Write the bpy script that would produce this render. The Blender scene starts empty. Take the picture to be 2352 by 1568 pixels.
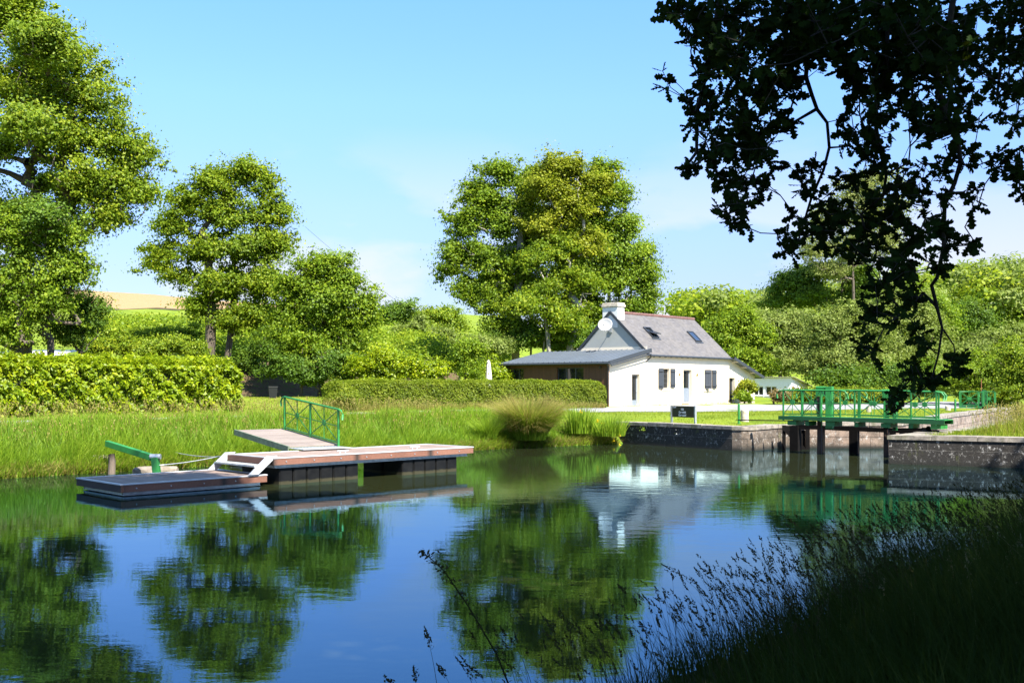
import bpy, math, random
import numpy as np
from mathutils import Vector
R = math.radians
rng = np.random.default_rng(7)
random.seed(7)
scn = bpy.context.scene
COL = scn.collection

# ------------------------------------------------------------------ camera, world, sun, exposure
HZ, FP, CX, EYE = 884.0, 2400.0, 1176.0, 2.35      # measured on the photograph shown 2352 px wide
cam = bpy.data.objects.new("camera", bpy.data.cameras.new("camera"))
COL.objects.link(cam); scn.camera = cam
cam.location = (0, 0, EYE); cam.rotation_euler = (R(90), 0, 0)
cam.data.sensor_width = 36; cam.data.lens = 36 * FP / 2352
cam.data.shift_y = 100 / 2352
cam.data.clip_start = 0.1; cam.data.clip_end = 3000

SUN_EL, SUN_AZ = R(50), math.atan2(-0.83, 0.56)    # direction TO the sun, angle from +X
sun = bpy.data.objects.new("sun", bpy.data.lights.new("sun", 'SUN'))
COL.objects.link(sun)
sun.data.energy = 5.0; sun.data.angle = R(0.53); sun.data.color = (1.0, 0.95, 0.86)
sd = Vector((math.cos(SUN_EL) * math.cos(SUN_AZ), math.cos(SUN_EL) * math.sin(SUN_AZ), math.sin(SUN_EL)))
sun.rotation_euler = sd.to_track_quat('Z', 'Y').to_euler()

scn.view_settings.view_transform = 'Standard'; scn.view_settings.look = 'None'
scn.view_settings.gamma = 1; scn.view_settings.exposure = 1.7
w = bpy.data.worlds.new("World"); scn.world = w; w.use_nodes = True
nt = w.node_tree; nt.nodes.clear()
out = nt.nodes.new('ShaderNodeOutputWorld'); bg = nt.nodes.new('ShaderNodeBackground')
sky = nt.nodes.new('ShaderNodeTexSky'); sky.sky_type = 'NISHITA'; sky.sun_disc = False
sky.sun_elevation = SUN_EL; sky.sun_rotation = math.pi / 2 - SUN_AZ
sky.air_density = 1.0; sky.dust_density = 0.25; sky.ozone_density = 1.2; sky.altitude = 0
bg.inputs[1].default_value = 0.105
tc = nt.nodes.new('ShaderNodeTexCoord'); mp = nt.nodes.new('ShaderNodeMapping')
mp.inputs['Scale'].default_value = (1, 1, 2.6); mp.inputs['Location'].default_value = (4.1, 0.1, 0.3)
nz = nt.nodes.new('ShaderNodeTexNoise'); nz.inputs['Scale'].default_value = 4.6; nz.inputs['Detail'].default_value = 7
nz.inputs['Roughness'].default_value = 0.52
cr = nt.nodes.new('ShaderNodeValToRGB'); cr.color_ramp.elements[0].position = 0.45; cr.color_ramp.elements[1].position = 0.57
sep = nt.nodes.new('ShaderNodeSeparateXYZ')
hr = nt.nodes.new('ShaderNodeMapRange'); hr.inputs[1].default_value = 0.24; hr.inputs[2].default_value = 0.07
mul = nt.nodes.new('ShaderNodeMath'); mul.operation = 'MULTIPLY'
mul2 = nt.nodes.new('ShaderNodeMath'); mul2.operation = 'MULTIPLY'; mul2.inputs[1].default_value = 0.85
mx = nt.nodes.new('ShaderNodeMix'); mx.data_type = 'RGBA'; mx.inputs[7].default_value = (2.9, 2.93, 3.05, 1)
L = nt.links.new
L(tc.outputs['Generated'], mp.inputs[0]); L(mp.outputs[0], nz.inputs['Vector']); L(nz.outputs[0], cr.inputs[0])
L(tc.outputs['Generated'], sep.inputs[0]); L(sep.outputs[2], hr.inputs[0])
L(cr.outputs[0], mul.inputs[0]); L(hr.outputs[0], mul.inputs[1]); L(mul.outputs[0], mul2.inputs[0]); L(mul2.outputs[0], mx.inputs[0])
tr_ = nt.nodes.new('ShaderNodeValToRGB'); el = tr_.color_ramp.elements      # the air's own hue by height above the horizon
for k_, (p_, c_) in enumerate(((0.0, (.28, .32, .50)), (1.0, (.95, 1.0, 1.0)), (.05, (.33, .345, .465)), (.10, (.40, .41, .54)), (.166, (.49, .53, .74)), (.26, (.55, .70, .94)), (.35, (.55, .78, 1.12)), (.55, (.78, .95, 1.08)))):
    e_ = el[k_] if k_ < 2 else el.new(p_); e_.color = (*c_, 1)
mt_ = nt.nodes.new('ShaderNodeMix'); mt_.data_type = 'RGBA'; mt_.blend_type = 'MULTIPLY'; mt_.inputs[0].default_value = 1
L(sep.outputs[2], tr_.inputs[0]); L(sky.outputs[0], mt_.inputs[6]); L(tr_.outputs[0], mt_.inputs[7]); L(mt_.outputs[2], mx.inputs[6]); L(mx.outputs[2], bg.inputs[0]); L(bg.outputs[0], out.inputs[0])
scn.cycles.max_bounces = 7; scn.cycles.diffuse_bounces = 3; scn.cycles.glossy_bounces = 3
scn.cycles.transparent_max_bounces = 6; scn.cycles.transmission_bounces = 3
scn.cycles.caustics_reflective = False; scn.cycles.caustics_refractive = False

# ------------------------------------------------------------------ helpers
def P(px, py, Y):
    """the world point at distance Y that the measured photo position (px, py) looks at"""
    return ((px - CX) * Y / FP, Y, EYE - (py - HZ) * Y / FP)

def tag(o, label=None, cat=None, group=None, kind=None):
    if label: o['label'] = label
    if cat: o['category'] = cat
    if group: o['group'] = group
    if kind: o['kind'] = kind
    return o

def empty(name, loc, rz=0, **k):
    o = bpy.data.objects.new(name, None); COL.objects.link(o)
    o.location = loc; o.rotation_euler = (0, 0, rz); o.empty_display_size = 0.2
    return tag(o, **k)

def npmesh(name, V, F, mat, parent=None, tint=None, uv=None, smooth=False):
    V = np.asarray(V, dtype=np.float32); F = np.asarray(F, dtype=np.int32)
    me = bpy.data.meshes.new(name)
    n = F.shape[1]
    me.vertices.add(len(V)); me.vertices.foreach_set('co', V.ravel())
    me.loops.add(F.size); me.loops.foreach_set('vertex_index', F.ravel())
    me.polygons.add(len(F)); me.polygons.foreach_set('loop_start', np.arange(0, F.size, n, dtype=np.int32))
    me.polygons.foreach_set('use_smooth', np.full(len(F), smooth))
    if tint is not None:
        a = me.attributes.new('tint', 'FLOAT', 'POINT'); a.data.foreach_set('value', np.asarray(tint, dtype=np.float32))
    me.update(calc_edges=True)
    if mat: me.materials.append(mat)
    o = bpy.data.objects.new(name, me); COL.objects.link(o)
    if parent: o.parent = parent
    return o

class MB:
    """collects boxes, beams, tubes and polygons; build() links them as one mesh object"""
    def __init__(s): s.v, s.f, s.uv = [], [], []
    def poly(s, pts, uv=None):
        b = len(s.v); s.v += [tuple(p) for p in pts]; s.f.append(tuple(range(b, b + len(pts))))
        s.uv.append(uv)
        return s
    def box(s, x0, x1, y0, y1, z0, z1):
        b = len(s.v)
        s.v += [(x, y, z) for z in (z0, z1) for y in (y0, y1) for x in (x0, x1)]
        for q in ((0, 2, 3, 1), (4, 5, 7, 6), (0, 1, 5, 4), (1, 3, 7, 5), (3, 2, 6, 7), (2, 0, 4, 6)):
            s.f.append(tuple(b + i for i in q)); s.uv.append(None)
        return s
    def beam(s, p, q, w, h, up=(0, 0, 1)):
        p, q = Vector(p), Vector(q); d = (q - p).normalized(); u = Vector(up)
        if abs(d.dot(u)) > .98: u = Vector((0, 1, 0))
        a = d.cross(u).normalized() * w / 2; c = a.cross(d).normalized() * h / 2
        b = len(s.v)
        for o in (p, q):
            for sa, sc in ((-1, -1), (1, -1), (1, 1), (-1, 1)): s.v.append(tuple(o + a * sa + c * sc))
        for q_ in ((3, 2, 1, 0), (4, 5, 6, 7), (0, 1, 5, 4), (1, 2, 6, 5), (2, 3, 7, 6), (3, 0, 4, 7)):
            s.f.append(tuple(b + i for i in q_)); s.uv.append(None)
        return s
    def tube(s, pts, r, n=8, cap=True):
        pts = [Vector(p) for p in pts]; rr = r if isinstance(r, (list, tuple)) else [r] * len(pts)
        b = len(s.v); ref = Vector((0, 0, 1))
        for i, p in enumerate(pts):
            d = (pts[min(i + 1, len(pts) - 1)] - pts[max(i - 1, 0)]).normalized()
            u = ref if abs(d.dot(ref)) < .95 else Vector((1, 0, 0))
            a = d.cross(u).normalized(); c = a.cross(d).normalized()
            for k in range(n):
                t = 2 * math.pi * k / n
                s.v.append(tuple(p + (a * math.cos(t) + c * math.sin(t)) * rr[i]))
        for i in range(len(pts) - 1):
            for k in range(n):
                s.f.append((b + i * n + k, b + i * n + (k + 1) % n, b + (i + 1) * n + (k + 1) % n, b + (i + 1) * n + k)); s.uv.append(None)
        if cap:
            s.f.append(tuple(b + k for k in range(n))); s.uv.append(None)
            e = b + (len(pts) - 1) * n
            s.f.append(tuple(e + k for k in reversed(range(n)))); s.uv.append(None)
        return s
    def build(s, name, mat, parent=None, smooth=False, bevel=0):
        me = bpy.data.meshes.new(name); me.from_pydata(s.v, [], s.f)
        if any(u for u in s.uv):
            l = me.uv_layers.new(name='UVMap'); i = 0
            for f, u in zip(s.f, s.uv):
                for k in range(len(f)):
                    l.data[i].uv = u[k] if u else (0, 0); i += 1
        me.materials.append(mat); me.validate(); me.update()
        if smooth:
            for p in me.polygons: p.use_smooth = True
        o = bpy.data.objects.new(name, me); COL.objects.link(o)
        if parent: o.parent = parent
        if bevel:
            m = o.modifiers.new('bevel', 'BEVEL'); m.width = bevel; m.segments = 2; m.limit_method = 'ANGLE'
        return o

# ------------------------------------------------------------------ materials
class M:
    def __init__(s, name):
        s.m = bpy.data.materials.new(name); s.m.use_nodes = True; s.t = s.m.node_tree
        s.b = s.t.nodes['Principled BSDF']; s.o = s.t.nodes['Material Output']; s._c = None
    def n(s, ty, **k):
        x = s.t.nodes.new('ShaderNode' + ty)
        for a, v in k.items():
            if a.startswith('i_'): x.inputs[int(a[2:]) if a[2:].isdigit() else a[2:]].default_value = v
            else: setattr(x, a, v)
        return x
    def l(s, a, b): s.t.links.new(a, b)
    def co(s, out='Object', scale=(1, 1, 1), loc=(0, 0, 0)):
        if not s._c: s._c = s.n('TexCoord')
        m = s.n('Mapping'); m.inputs['Scale'].default_value = scale; m.inputs['Location'].default_value = loc
        s.l(s._c.outputs[out], m.inputs[0]); return m.outputs[0]
    def noise(s, scale, vec=None, detail=5, rough=.55):
        x = s.n('TexNoise'); x.inputs['Scale'].default_value = scale; x.inputs['Detail'].default_value = detail
        x.inputs['Roughness'].default_value = rough; s.l(vec if vec is not None else s.co(), x.inputs['Vector']); return x.outputs[0]
    def ramp(s, fac, stops):
        x = s.n('ValToRGB'); e = x.color_ramp.elements
        while len(e) < len(stops): e.new(.5)
        for q, (p, c) in zip(e, stops):
            q.position = p; q.color = (*c, 1) if not isinstance(c, (int, float)) else (c, c, c, 1)
        s.l(fac, x.inputs[0]); return x.outputs[0]
    def mix(s, fac, a, b, mode='MIX'):
        x = s.n('Mix', data_type='RGBA', blend_type=mode)
        for sock, v in ((x.inputs[0], fac), (x.inputs[6], a), (x.inputs[7], b)):
            if isinstance(v, (int, float)): sock.default_value = v
            elif isinstance(v, tuple): sock.default_value = (*v, 1)
            else: s.l(v, sock)
        return x.outputs[2]
    def bump(s, h, strength=.4, dist=.02):
        x = s.n('Bump'); x.inputs['Strength'].default_value = strength; x.inputs['Distance'].default_value = dist
        s.l(h, x.inputs['Height']); s.l(x.outputs[0], s.b.inputs['Normal']); return x.outputs[0]
    def base(s, c):
        if isinstance(c, tuple): s.b.inputs['Base Color'].default_value = (*c, 1)
        else: s.l(c, s.b.inputs['Base Color'])
        return s
    def set(s, **k):
        for a, v in k.items(): s.b.inputs[a.replace('_', ' ')].default_value = v
        return s

def plain(name, c, rough=.6, metal=0, var=.25, scale=6, bump=0, spec=.5, stain=None):
    m = M(name); n = m.noise(scale)
    hi = tuple(min(1, x * (1 + var * .5)) for x in c); lo = tuple(x * (1 - var) for x in c)
    c_ = m.ramp(n, [(.3, lo), (.7, hi)])
    if stain:
        f = m.ramp(m.noise(stain[1], m.co('Object', (1, 1, .35), (3, 1, 2)), 8, .65), [(.52, 0), (.68, stain[2])])
        c_ = m.mix(f, c_, stain[0])
    m.base(c_).set(Roughness=rough, Metallic=metal); m.b.inputs['Specular IOR Level'].default_value = spec
    if bump: m.bump(m.noise(scale * 6), bump, .01)
    return m.m

def leafmat(name, stops, trans=.48, rough=.55, spec=.25, patch=.35, pscale=.35):
    """stops: dark, mid, light leaf colour picked per leaf; translucent like a real leaf"""
    m = M(name); a = m.n('Attribute', attribute_name='tint')
    c = m.ramp(a.outputs['Fac'], [(0, stops[0]), (.5, stops[1]), (1, stops[2])])
    pf = m.ramp(m.noise(pscale, m.co('Object'), 3), [(.35, 0), (.65, patch)])
    c = m.mix(pf, c, stops[0])
    d = m.n('BsdfDiffuse'); t = m.n('BsdfTranslucent'); g = m.n('BsdfGlossy'); g.inputs['Roughness'].default_value = rough
    m.l(c, d.inputs[0])
    tcol = m.mix(.55, c, (.30, .42, .02), 'MIX'); tc2 = m.mix(.6, c, tcol); m.l(tc2, t.inputs[0])
    x = m.n('MixShader'); x.inputs[0].default_value = trans; m.l(d.outputs[0], x.inputs[1]); m.l(t.outputs[0], x.inputs[2])
    y = m.n('MixShader'); y.inputs[0].default_value = spec * .06; m.l(x.outputs[0], y.inputs[1]); m.l(g.outputs[0], y.inputs[2])
    m.l(y.outputs[0], m.o.inputs[0]); return m.m

LF = {
 'oak':    leafmat('oak_leaf',    [(.075, .135, .008), (.195, .285, .012), (.400, .430, .020)]),
 'fresh':  leafmat('fresh_leaf',  [(.070, .135, .008), (.190, .290, .014), (.350, .420, .018)]),
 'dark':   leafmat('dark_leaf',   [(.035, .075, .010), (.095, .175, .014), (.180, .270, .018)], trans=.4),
 'yellow': leafmat('yellow_leaf', [(.120, .165, .012), (.270, .300, .016), (.430, .410, .025)]),
 'willow': leafmat('willow_leaf', [(.110, .150, .030), (.225, .285, .055), (.340, .390, .095)]),
 'laurel': leafmat('laurel_leaf', [(.080, .150, .005), (.260, .350, .006), (.460, .480, .008)], spec=.35, rough=.45, patch=.3, pscale=.8),
 'box':    leafmat('box_hedge_leaf', [(.080, .125, .010), (.185, .245, .014), (.290, .320, .022)], patch=.3, pscale=1.2),
 'brown':  leafmat('dry_leaf',    [(.120, .075, .030), (.220, .150, .060), (.300, .240, .100)]),
 'birch':  leafmat('birch_leaf',  [(.160, .190, .050), (.280, .310, .090), (.400, .420, .140)]),
 'shade':  leafmat('shaded_overhang_leaf', [(.006, .014, .004), (.010, .024, .005), (.018, .038, .006)], trans=.06, spec=.05),  # oak leaf darkened: shade under the crown put into its colour
 'grass':  leafmat('grass_blade', [(.105, .195, .014), (.225, .370, .018), (.400, .480, .050)], patch=.2, pscale=.5),
 'lawn':   leafmat('lawn_blade',  [(.120, .170, .012), (.230, .290, .016), (.370, .370, .045)], patch=.2, pscale=.5),
 'dryg':   leafmat('dry_grass_blade', [(.150, .150, .030), (.300, .240, .060), (.420, .330, .120)], patch=.1),
 'fore':   leafmat('shade_grass_blade', [(.008, .018, .004), (.016, .031, .007), (.034, .048, .012)], trans=.15, spec=.05, patch=.2),  # shade of the near bank is put into the blade colour
 'seed':   leafmat('seed_head',   [(.020, .022, .010), (.036, .034, .016), (.06, .055, .03)], trans=.1, spec=.02),
 'fore2':  leafmat('pale_seed_head', [(.06, .055, .03), (.10, .09, .055), (.14, .13, .08)], trans=.2, spec=.02),
 'flower': leafmat('iris_petal',  [(.75, .50, .01), (.85, .60, .02), (.9, .7, .05)], patch=0),
 'white':  leafmat('pale_petal',  [(.75, .72, .65), (.8, .8, .75), (.9, .9, .85)], patch=0),
}
def barkm(name, c1, c2):
    m = M(name); v = m.co('Object', (1, 1, .22)); n = m.noise(9, v, 7, .65)
    m.base(m.ramp(n, [(.3, c1), (.7, c2)])).set(Roughness=.9); m.bump(n, .8, .04); return m.m
BARK = barkm('oak_bark', (.035, .026, .018), (.14, .11, .08))
PALE = barkm('pale_bark', (.11, .10, .08), (.34, .31, .26))
DKBARK = barkm('dark_bark', (.008, .007, .006), (.03, .026, .02))

# ------------------------------------------------------------------ the canal outline and the ground
FAR = [(-70, -31), (-12.8, 26.1), (-6.5, 32.4), (-0.3, 38.5), (4.45, 42.0)]
QL = [(4.45, 42.0), (7.9, 37.5), (8.2, 37.32), (8.6, 37.35), (9.0, 37.75), (10.0, 39.2), (10.7, 39.3)]
QC = [(10.7, 39.3), (10.9, 38.9), (14.4, 38.7), (21, 49.6), (27.5, 59.6), (33, 68)]
QR = [(36.2, 66), (24, 47.5), (15.4, 36.0), (11.25, 31.2), (14.5, 29.5), (21.0, 26.1)]
NEAR = [(21.0, 26.1), (6.6, 13.5), (.77, 8.2), (-50, -37.8)]
def segs(pl): return [(*pl[i], *pl[i + 1]) for i in range(len(pl) - 1)]
S_FAR, S_ST, S_NR = segs(FAR), segs(QL) + segs(QC)[:] + segs(QR), segs(NEAR)
POLY = np.array(FAR + QL[1:] + QC[1:] + QR + NEAR[1:])
def dseg(x, y, ss):
    d = np.full(x.shape, 1e9)
    for ax, ay, bx, by in ss:
        dx, dy = bx - ax, by - ay; t = np.clip(((x - ax) * dx + (y - ay) * dy) / (dx * dx + dy * dy), 0, 1)
        d = np.minimum(d, np.hypot(x - ax - t * dx, y - ay - t * dy))
    return d
def inside(x, y):
    c = np.zeros(x.shape, bool); n = len(POLY)
    for i in range(n):
        x1, y1 = POLY[i]; x2, y2 = POLY[(i + 1) % n]
        k = ((y1 > y) != (y2 > y))
        c ^= k & (x < (x2 - x1) * (y - y1) / ((y2 - y1) if y2 != y1 else 1e-9) + x1)
    return c
def ss(a, b, x):
    t = np.clip((x - a) / (b - a), 0, 1); return t * t * (3 - 2 * t)
def lump(x, y, s, seed=0):
    return (np.sin(x * s + 1.3 * seed) * np.cos(y * s * 1.13 + seed) + .5 * np.sin(x * s * 2.3 + y * s * 1.7 + seed * 2)) / 1.5
def H(x, y):
    x = np.asarray(x, float); y = np.asarray(y, float)
    df, ds, dn = dseg(x, y, S_FAR), dseg(x, y, S_ST), dseg(x, y, S_NR)
    ins = inside(x, y); q = -.7 * x + .72 * y
    far = .12 * ss(0, .3, df) + .93 * ss(.2, 3.0, df)
    sto = -.5 + 1.3 * ss(.05, .55, ds) + .24 * ss(1.2, 5, ds)
    nea = -.1 + .2 * ss(0, .4, dn) + .6 * ss(.8, 3.4, dn)
    dm = np.minimum(np.minimum(df, ds), dn)
    z = np.where(dm == ds, sto, np.where(dm == df, far, nea))
    z = np.where(ins, -.9 + .6 * (1 - ss(0, .8, dm)), z)
    z = z + .08 * ss(35, 38.5, q) * (x > -50) + .5 * ss(44, 52, q)
    z = z + 2.2 * ss(54.5, 60, q) * (1 - ss(-3, 4, x)) + .6 * ss(54, 66, q) * ss(-3, 4, x)
    hill = .12 * np.clip(q - 60, 0, 135)
    z = z + hill - .06 * np.clip(q - 195, 0, 400)
    z = z + 22 * np.exp(-(((x - 205) / 85) ** 2 + ((y - 330) / 110) ** 2))
    z = z + 9 * np.exp(-(((x - 95) / 50) ** 2 + ((y - 175) / 50) ** 2)) * (~ins)
    far_ = ss(60, 120, q)
    return z + far_ * .5 * lump(x, y, .05, 3) + .03 * lump(x, y, 1.1, 1) * (dm > 2)

def axis(lo, hi, step, L0, L1, g=1.16):
    a = list(np.arange(lo, hi + 1e-6, step)); d = step
    while a[-1] < L1: d *= g; a.append(a[-1] + d)
    b = []; d = step; p = lo
    while p > L0: d *= g; p -= d; b.append(p)
    return np.array(b[::-1] + a)
gx = axis(-30, 34, .4, -420, 620, 1.1); gy = axis(-2, 70, .4, -220, 950, 1.1)
GX, GY = np.meshgrid(gx, gy); GZ = H(GX, GY)
nxg, nyg = len(gx), len(gy)
idx = np.arange(nxg * nyg).reshape(nyg, nxg)
F = np.stack([idx[:-1, :-1], idx[:-1, 1:], idx[1:, 1:], idx[1:, :-1]], -1).reshape(-1, 4)
q_ = -.7 * GX + .72 * GY
wheat = ss(131, 134, q_ + 1.5 * lump(GX, GY, .08, 5)) * (GX < -40)
soil = ss(54.3, 55.5, q_) * (1 - ss(59, 61, q_)) * (GX < -4)
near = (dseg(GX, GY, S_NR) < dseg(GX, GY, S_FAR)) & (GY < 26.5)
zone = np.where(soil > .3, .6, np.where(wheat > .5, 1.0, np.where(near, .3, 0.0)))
gm = M('ground_cover')
za = gm.n('Attribute', attribute_name='tint').outputs['Fac']
g1 = gm.ramp(gm.noise(.35, None, 8, .6), [(.3, (.08, .135, .014)), (.5, (.145, .205, .016)), (.7, (.21, .24, .03))])
g1 = gm.mix(gm.ramp(gm.noise(14, None, 6), [(.4, 0), (.62, .5)]), g1, (.14, .17, .02))
wh = gm.ramp(gm.noise(3, gm.co('Object', (.25, 1.6, 1)), 8, .7), [(.3, (.23, .15, .07)), (.7, (.33, .225, .115))])
so = gm.ramp(gm.noise(2.5, None, 8, .7), [(.3, (.035, .024, .014)), (.5, (.10, .068, .040)), (.6, (.06, .08, .015))])
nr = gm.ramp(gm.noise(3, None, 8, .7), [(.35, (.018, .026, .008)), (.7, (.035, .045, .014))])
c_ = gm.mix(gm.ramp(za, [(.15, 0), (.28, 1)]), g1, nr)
c_ = gm.mix(gm.ramp(za, [(.4, 0), (.5, 1)]), c_, so)
c_ = gm.mix(gm.ramp(za, [(.75, 0), (.85, 1)]), c_, wh)
gm.base(c_).set(Roughness=.95); gm.b.inputs['Specular IOR Level'].default_value = .1
gm.bump(gm.noise(9, None, 8, .7), .8, .06)
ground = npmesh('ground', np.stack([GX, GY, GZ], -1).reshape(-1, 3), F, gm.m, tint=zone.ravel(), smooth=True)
tag(ground, 'grassy ground of the far bank and the hillside behind it', kind='structure')

# water
wm = M('canal_water'); wm.t.nodes.remove(wm.b)
wv = wm.co('Object', (1, 1, 1))
n1 = wm.noise(1.1, wm.co('Object', (1, 1.7, 1)), 2, .5); n2 = wm.noise(4.5, wm.co('Object', (.8, 1.5, 1), (3, 2, 0)), 3, .6)
pa = wm.ramp(wm.noise(.12, wm.co('Object', (1, 1, 1), (9, 4, 0)), 3), [(.35, .35), (.65, 1.0)])
am = wm.n('Math', operation='MULTIPLY_ADD'); wm.l(n2, am.inputs[0]); am.inputs[1].default_value = .42; wm.l(n1, am.inputs[2])
pm = wm.n('Math', operation='MULTIPLY'); wm.l(am.outputs[0], pm.inputs[0]); wm.l(pa, pm.inputs[1])
bu = wm.n('Bump'); bu.inputs['Strength'].default_value = .062; bu.inputs['Distance'].default_value = .05; wm.l(pm.outputs[0], bu.inputs['Height'])
fr = wm.n('Fresnel'); fr.inputs['IOR'].default_value = 1.72; wm.l(bu.outputs[0], fr.inputs['Normal'])
gl = wm.n('BsdfGlossy'); gl.inputs['Roughness'].default_value = .012; gl.inputs['Color'].default_value = (.50, .78, 1, 1); wm.l(bu.outputs[0], gl.inputs['Normal'])
df_ = wm.n('BsdfDiffuse'); df_.inputs[0].default_value = (.022, .026, .010, 1)
ms = wm.n('MixShader'); wm.l(fr.outputs[0], ms.inputs[0]); wm.l(df_.outputs[0], ms.inputs[1]); wm.l(gl.outputs[0], ms.inputs[2])
wm.l(ms.outputs[0], wm.o.inputs[0])
water = npmesh('water', [(-90, -60, 0), (60, -60, 0), (60, 80, 0), (-90, 80, 0)], [(0, 1, 2, 3)], wm.m)
tag(water, 'calm canal water mirroring the trees and the blue sky', kind='structure')

# road and gravel yard
rm = M('gravel_road')
rc = rm.ramp(rm.noise(.9, None, 8, .65), [(.3, (.185, .182, .18)), (.7, (.27, .262, .26))])
rc = rm.mix(rm.ramp(rm.noise(40, None, 3), [(.45, 0), (.7, .4)]), rc, (.12, .118, .115))
rm.base(rc).set(Roughness=.9); rm.bump(rm.noise(60), .5, .01)
def strip(name, mat, pts, zoff=.02, n=6, label=None):
    """pts: (x1,y1,x2,y2) pairs across the road"""
    V, Fq = [], []
    dense = []
    for a, b in zip(pts[:-1], pts[1:]):
        k = max(2, int(math.hypot(b[0] - a[0], b[1] - a[1]) / .8))
        dense += [tuple(a[i] + (b[i] - a[i]) * t / k for i in range(4)) for t in range(k)]
    dense.append(pts[-1])
    for j, (a, b, c, d) in enumerate(dense):
        e1 = .12 * math.sin(j * 1.7) + .1 * math.sin(j * .63)
        for i in range(n + 1):
            t = i / n; V.append((a + (c - a) * t + (e1 if i in (0, n) else 0), b + (d - b) * t, 0))
    V = np.array(V, float); V[:, 2] = H(V[:, 0], V[:, 1]) + zoff
    for j in range(len(dense) - 1):
        for i in range(n):
            a = j * (n + 1) + i; Fq.append((a, a + 1, a + n + 2, a + n + 1))
    return tag(npmesh(name, V, Fq, mat, smooth=True), label, kind='structure')
strip('road', rm.m, [(-34, 14, -37, 16.6), (-10.2, 37.2, -12.6, 40.0), (-1.2, 47.2, -3.4, 49.8), (3.6, 50.3, .6, 53.6), (7.0, 50.0, 3.6, 56.2), (11, 51.5, 7.4, 60.2),
                     (14.6, 53.0, 12.4, 65.5), (19, 55.5, 16.8, 67), (27, 64, 23.5, 70), (36, 74, 32, 79)], label='pale gravel lane running past the house front')

# ------------------------------------------------------------------ leaves, grass, trees
def unit(v): return v / np.maximum(np.linalg.norm(v, axis=-1, keepdims=True), 1e-9)
def leaf_quads(C, Nn, Ls, Ws, r, dirs=None):
    n = len(C); Nn = unit(Nn)
    t = r.normal(size=(n, 3)) if dirs is None else dirs
    d = unit(t - (t * Nn).sum(1, keepdims=True) * Nn); w_ = np.cross(Nn, d)
    Ls = np.reshape(Ls, (-1, 1)) * np.ones((n, 1)); Ws = np.reshape(Ws, (-1, 1)) * np.ones((n, 1))
    a = C - d * Ls * .5; b = C + d * Ls * .5 - Nn * Ls * .12
    l = C + w_ * Ws * .5 - Nn * Ws * .1; q = C - w_ * Ws * .5 - Nn * Ws * .1
    V = np.stack([a, l, b, q], 1).reshape(-1, 3)
    return V, np.arange(4 * n).reshape(n, 4)
_lobe = [(0, .02), (.12, .05), (.26, .20), (.36, .10), (.50, .30), (.60, .14), (.74, .30), (.86, .16), (.96, .14), (1.0, 0)]
def oak_leaves(C, Nn, D, Ls, r):
    """lobed oak leaves: rib and two lobed sides, folded a little along the rib"""
    n = len(C); Nn = unit(Nn); d = unit(D - (D * Nn).sum(1, keepdims=True) * Nn); w_ = np.cross(Nn, d)
    Ls = np.reshape(Ls, (-1, 1)); V = []
    curl = r.uniform(-.05, .25, (n, 1))
    for (u, v) in _lobe:
        rib = C + d * Ls * u - Nn * Ls * curl * u * u
        V += [rib, rib + w_ * Ls * v - Nn * Ls * v * .25, rib - w_ * Ls * v - Nn * Ls * v * .25]
    V = np.stack(V, 1).reshape(-1, 3); k = len(_lobe); base = (np.arange(n) * 3 * k)[:, None]; Fq = []
    for j in range(k - 1):
        for s_ in (1, 2):
            Fq.append(base + np.array([[3 * j, 3 * j + s_, 3 * j + 3 + s_, 3 * j + 3]]))
    return V, np.concatenate(Fq)
def blades(B, h, lean, wd, seg, r, curl=.5):
    """grass blades: base points, heights, lean vectors, widths"""
    n = len(B); h = np.reshape(h, (-1, 1)) * np.ones((n, 1)); wd = np.reshape(wd, (-1, 1)) * np.ones((n, 1))
    a = r.uniform(0, 2 * np.pi, n); side = np.stack([np.cos(a), np.sin(a), np.zeros(n)], 1)
    V = []
    for k in range(seg + 1):
        t = k / seg; c = B + lean * h * (t * (1 - curl) + curl * t * t)
        c = c + np.array([0, 0, 1.]) * h * (t - .22 * t * t * np.linalg.norm(lean, axis=1, keepdims=True))
        ww = wd * (1 - t ** 1.6) * .5 + .0004
        V += [c - side * ww, c + side * ww]
    m = 2 * (seg + 1); V = np.stack(V, 1).reshape(-1, 3); base = (np.arange(n) * m)[:, None]
    Fq = np.concatenate([base + np.array([[2 * k, 2 * k + 1, 2 * k + 3, 2 * k + 2]]) for k in range(seg)])
    return V, Fq

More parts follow.
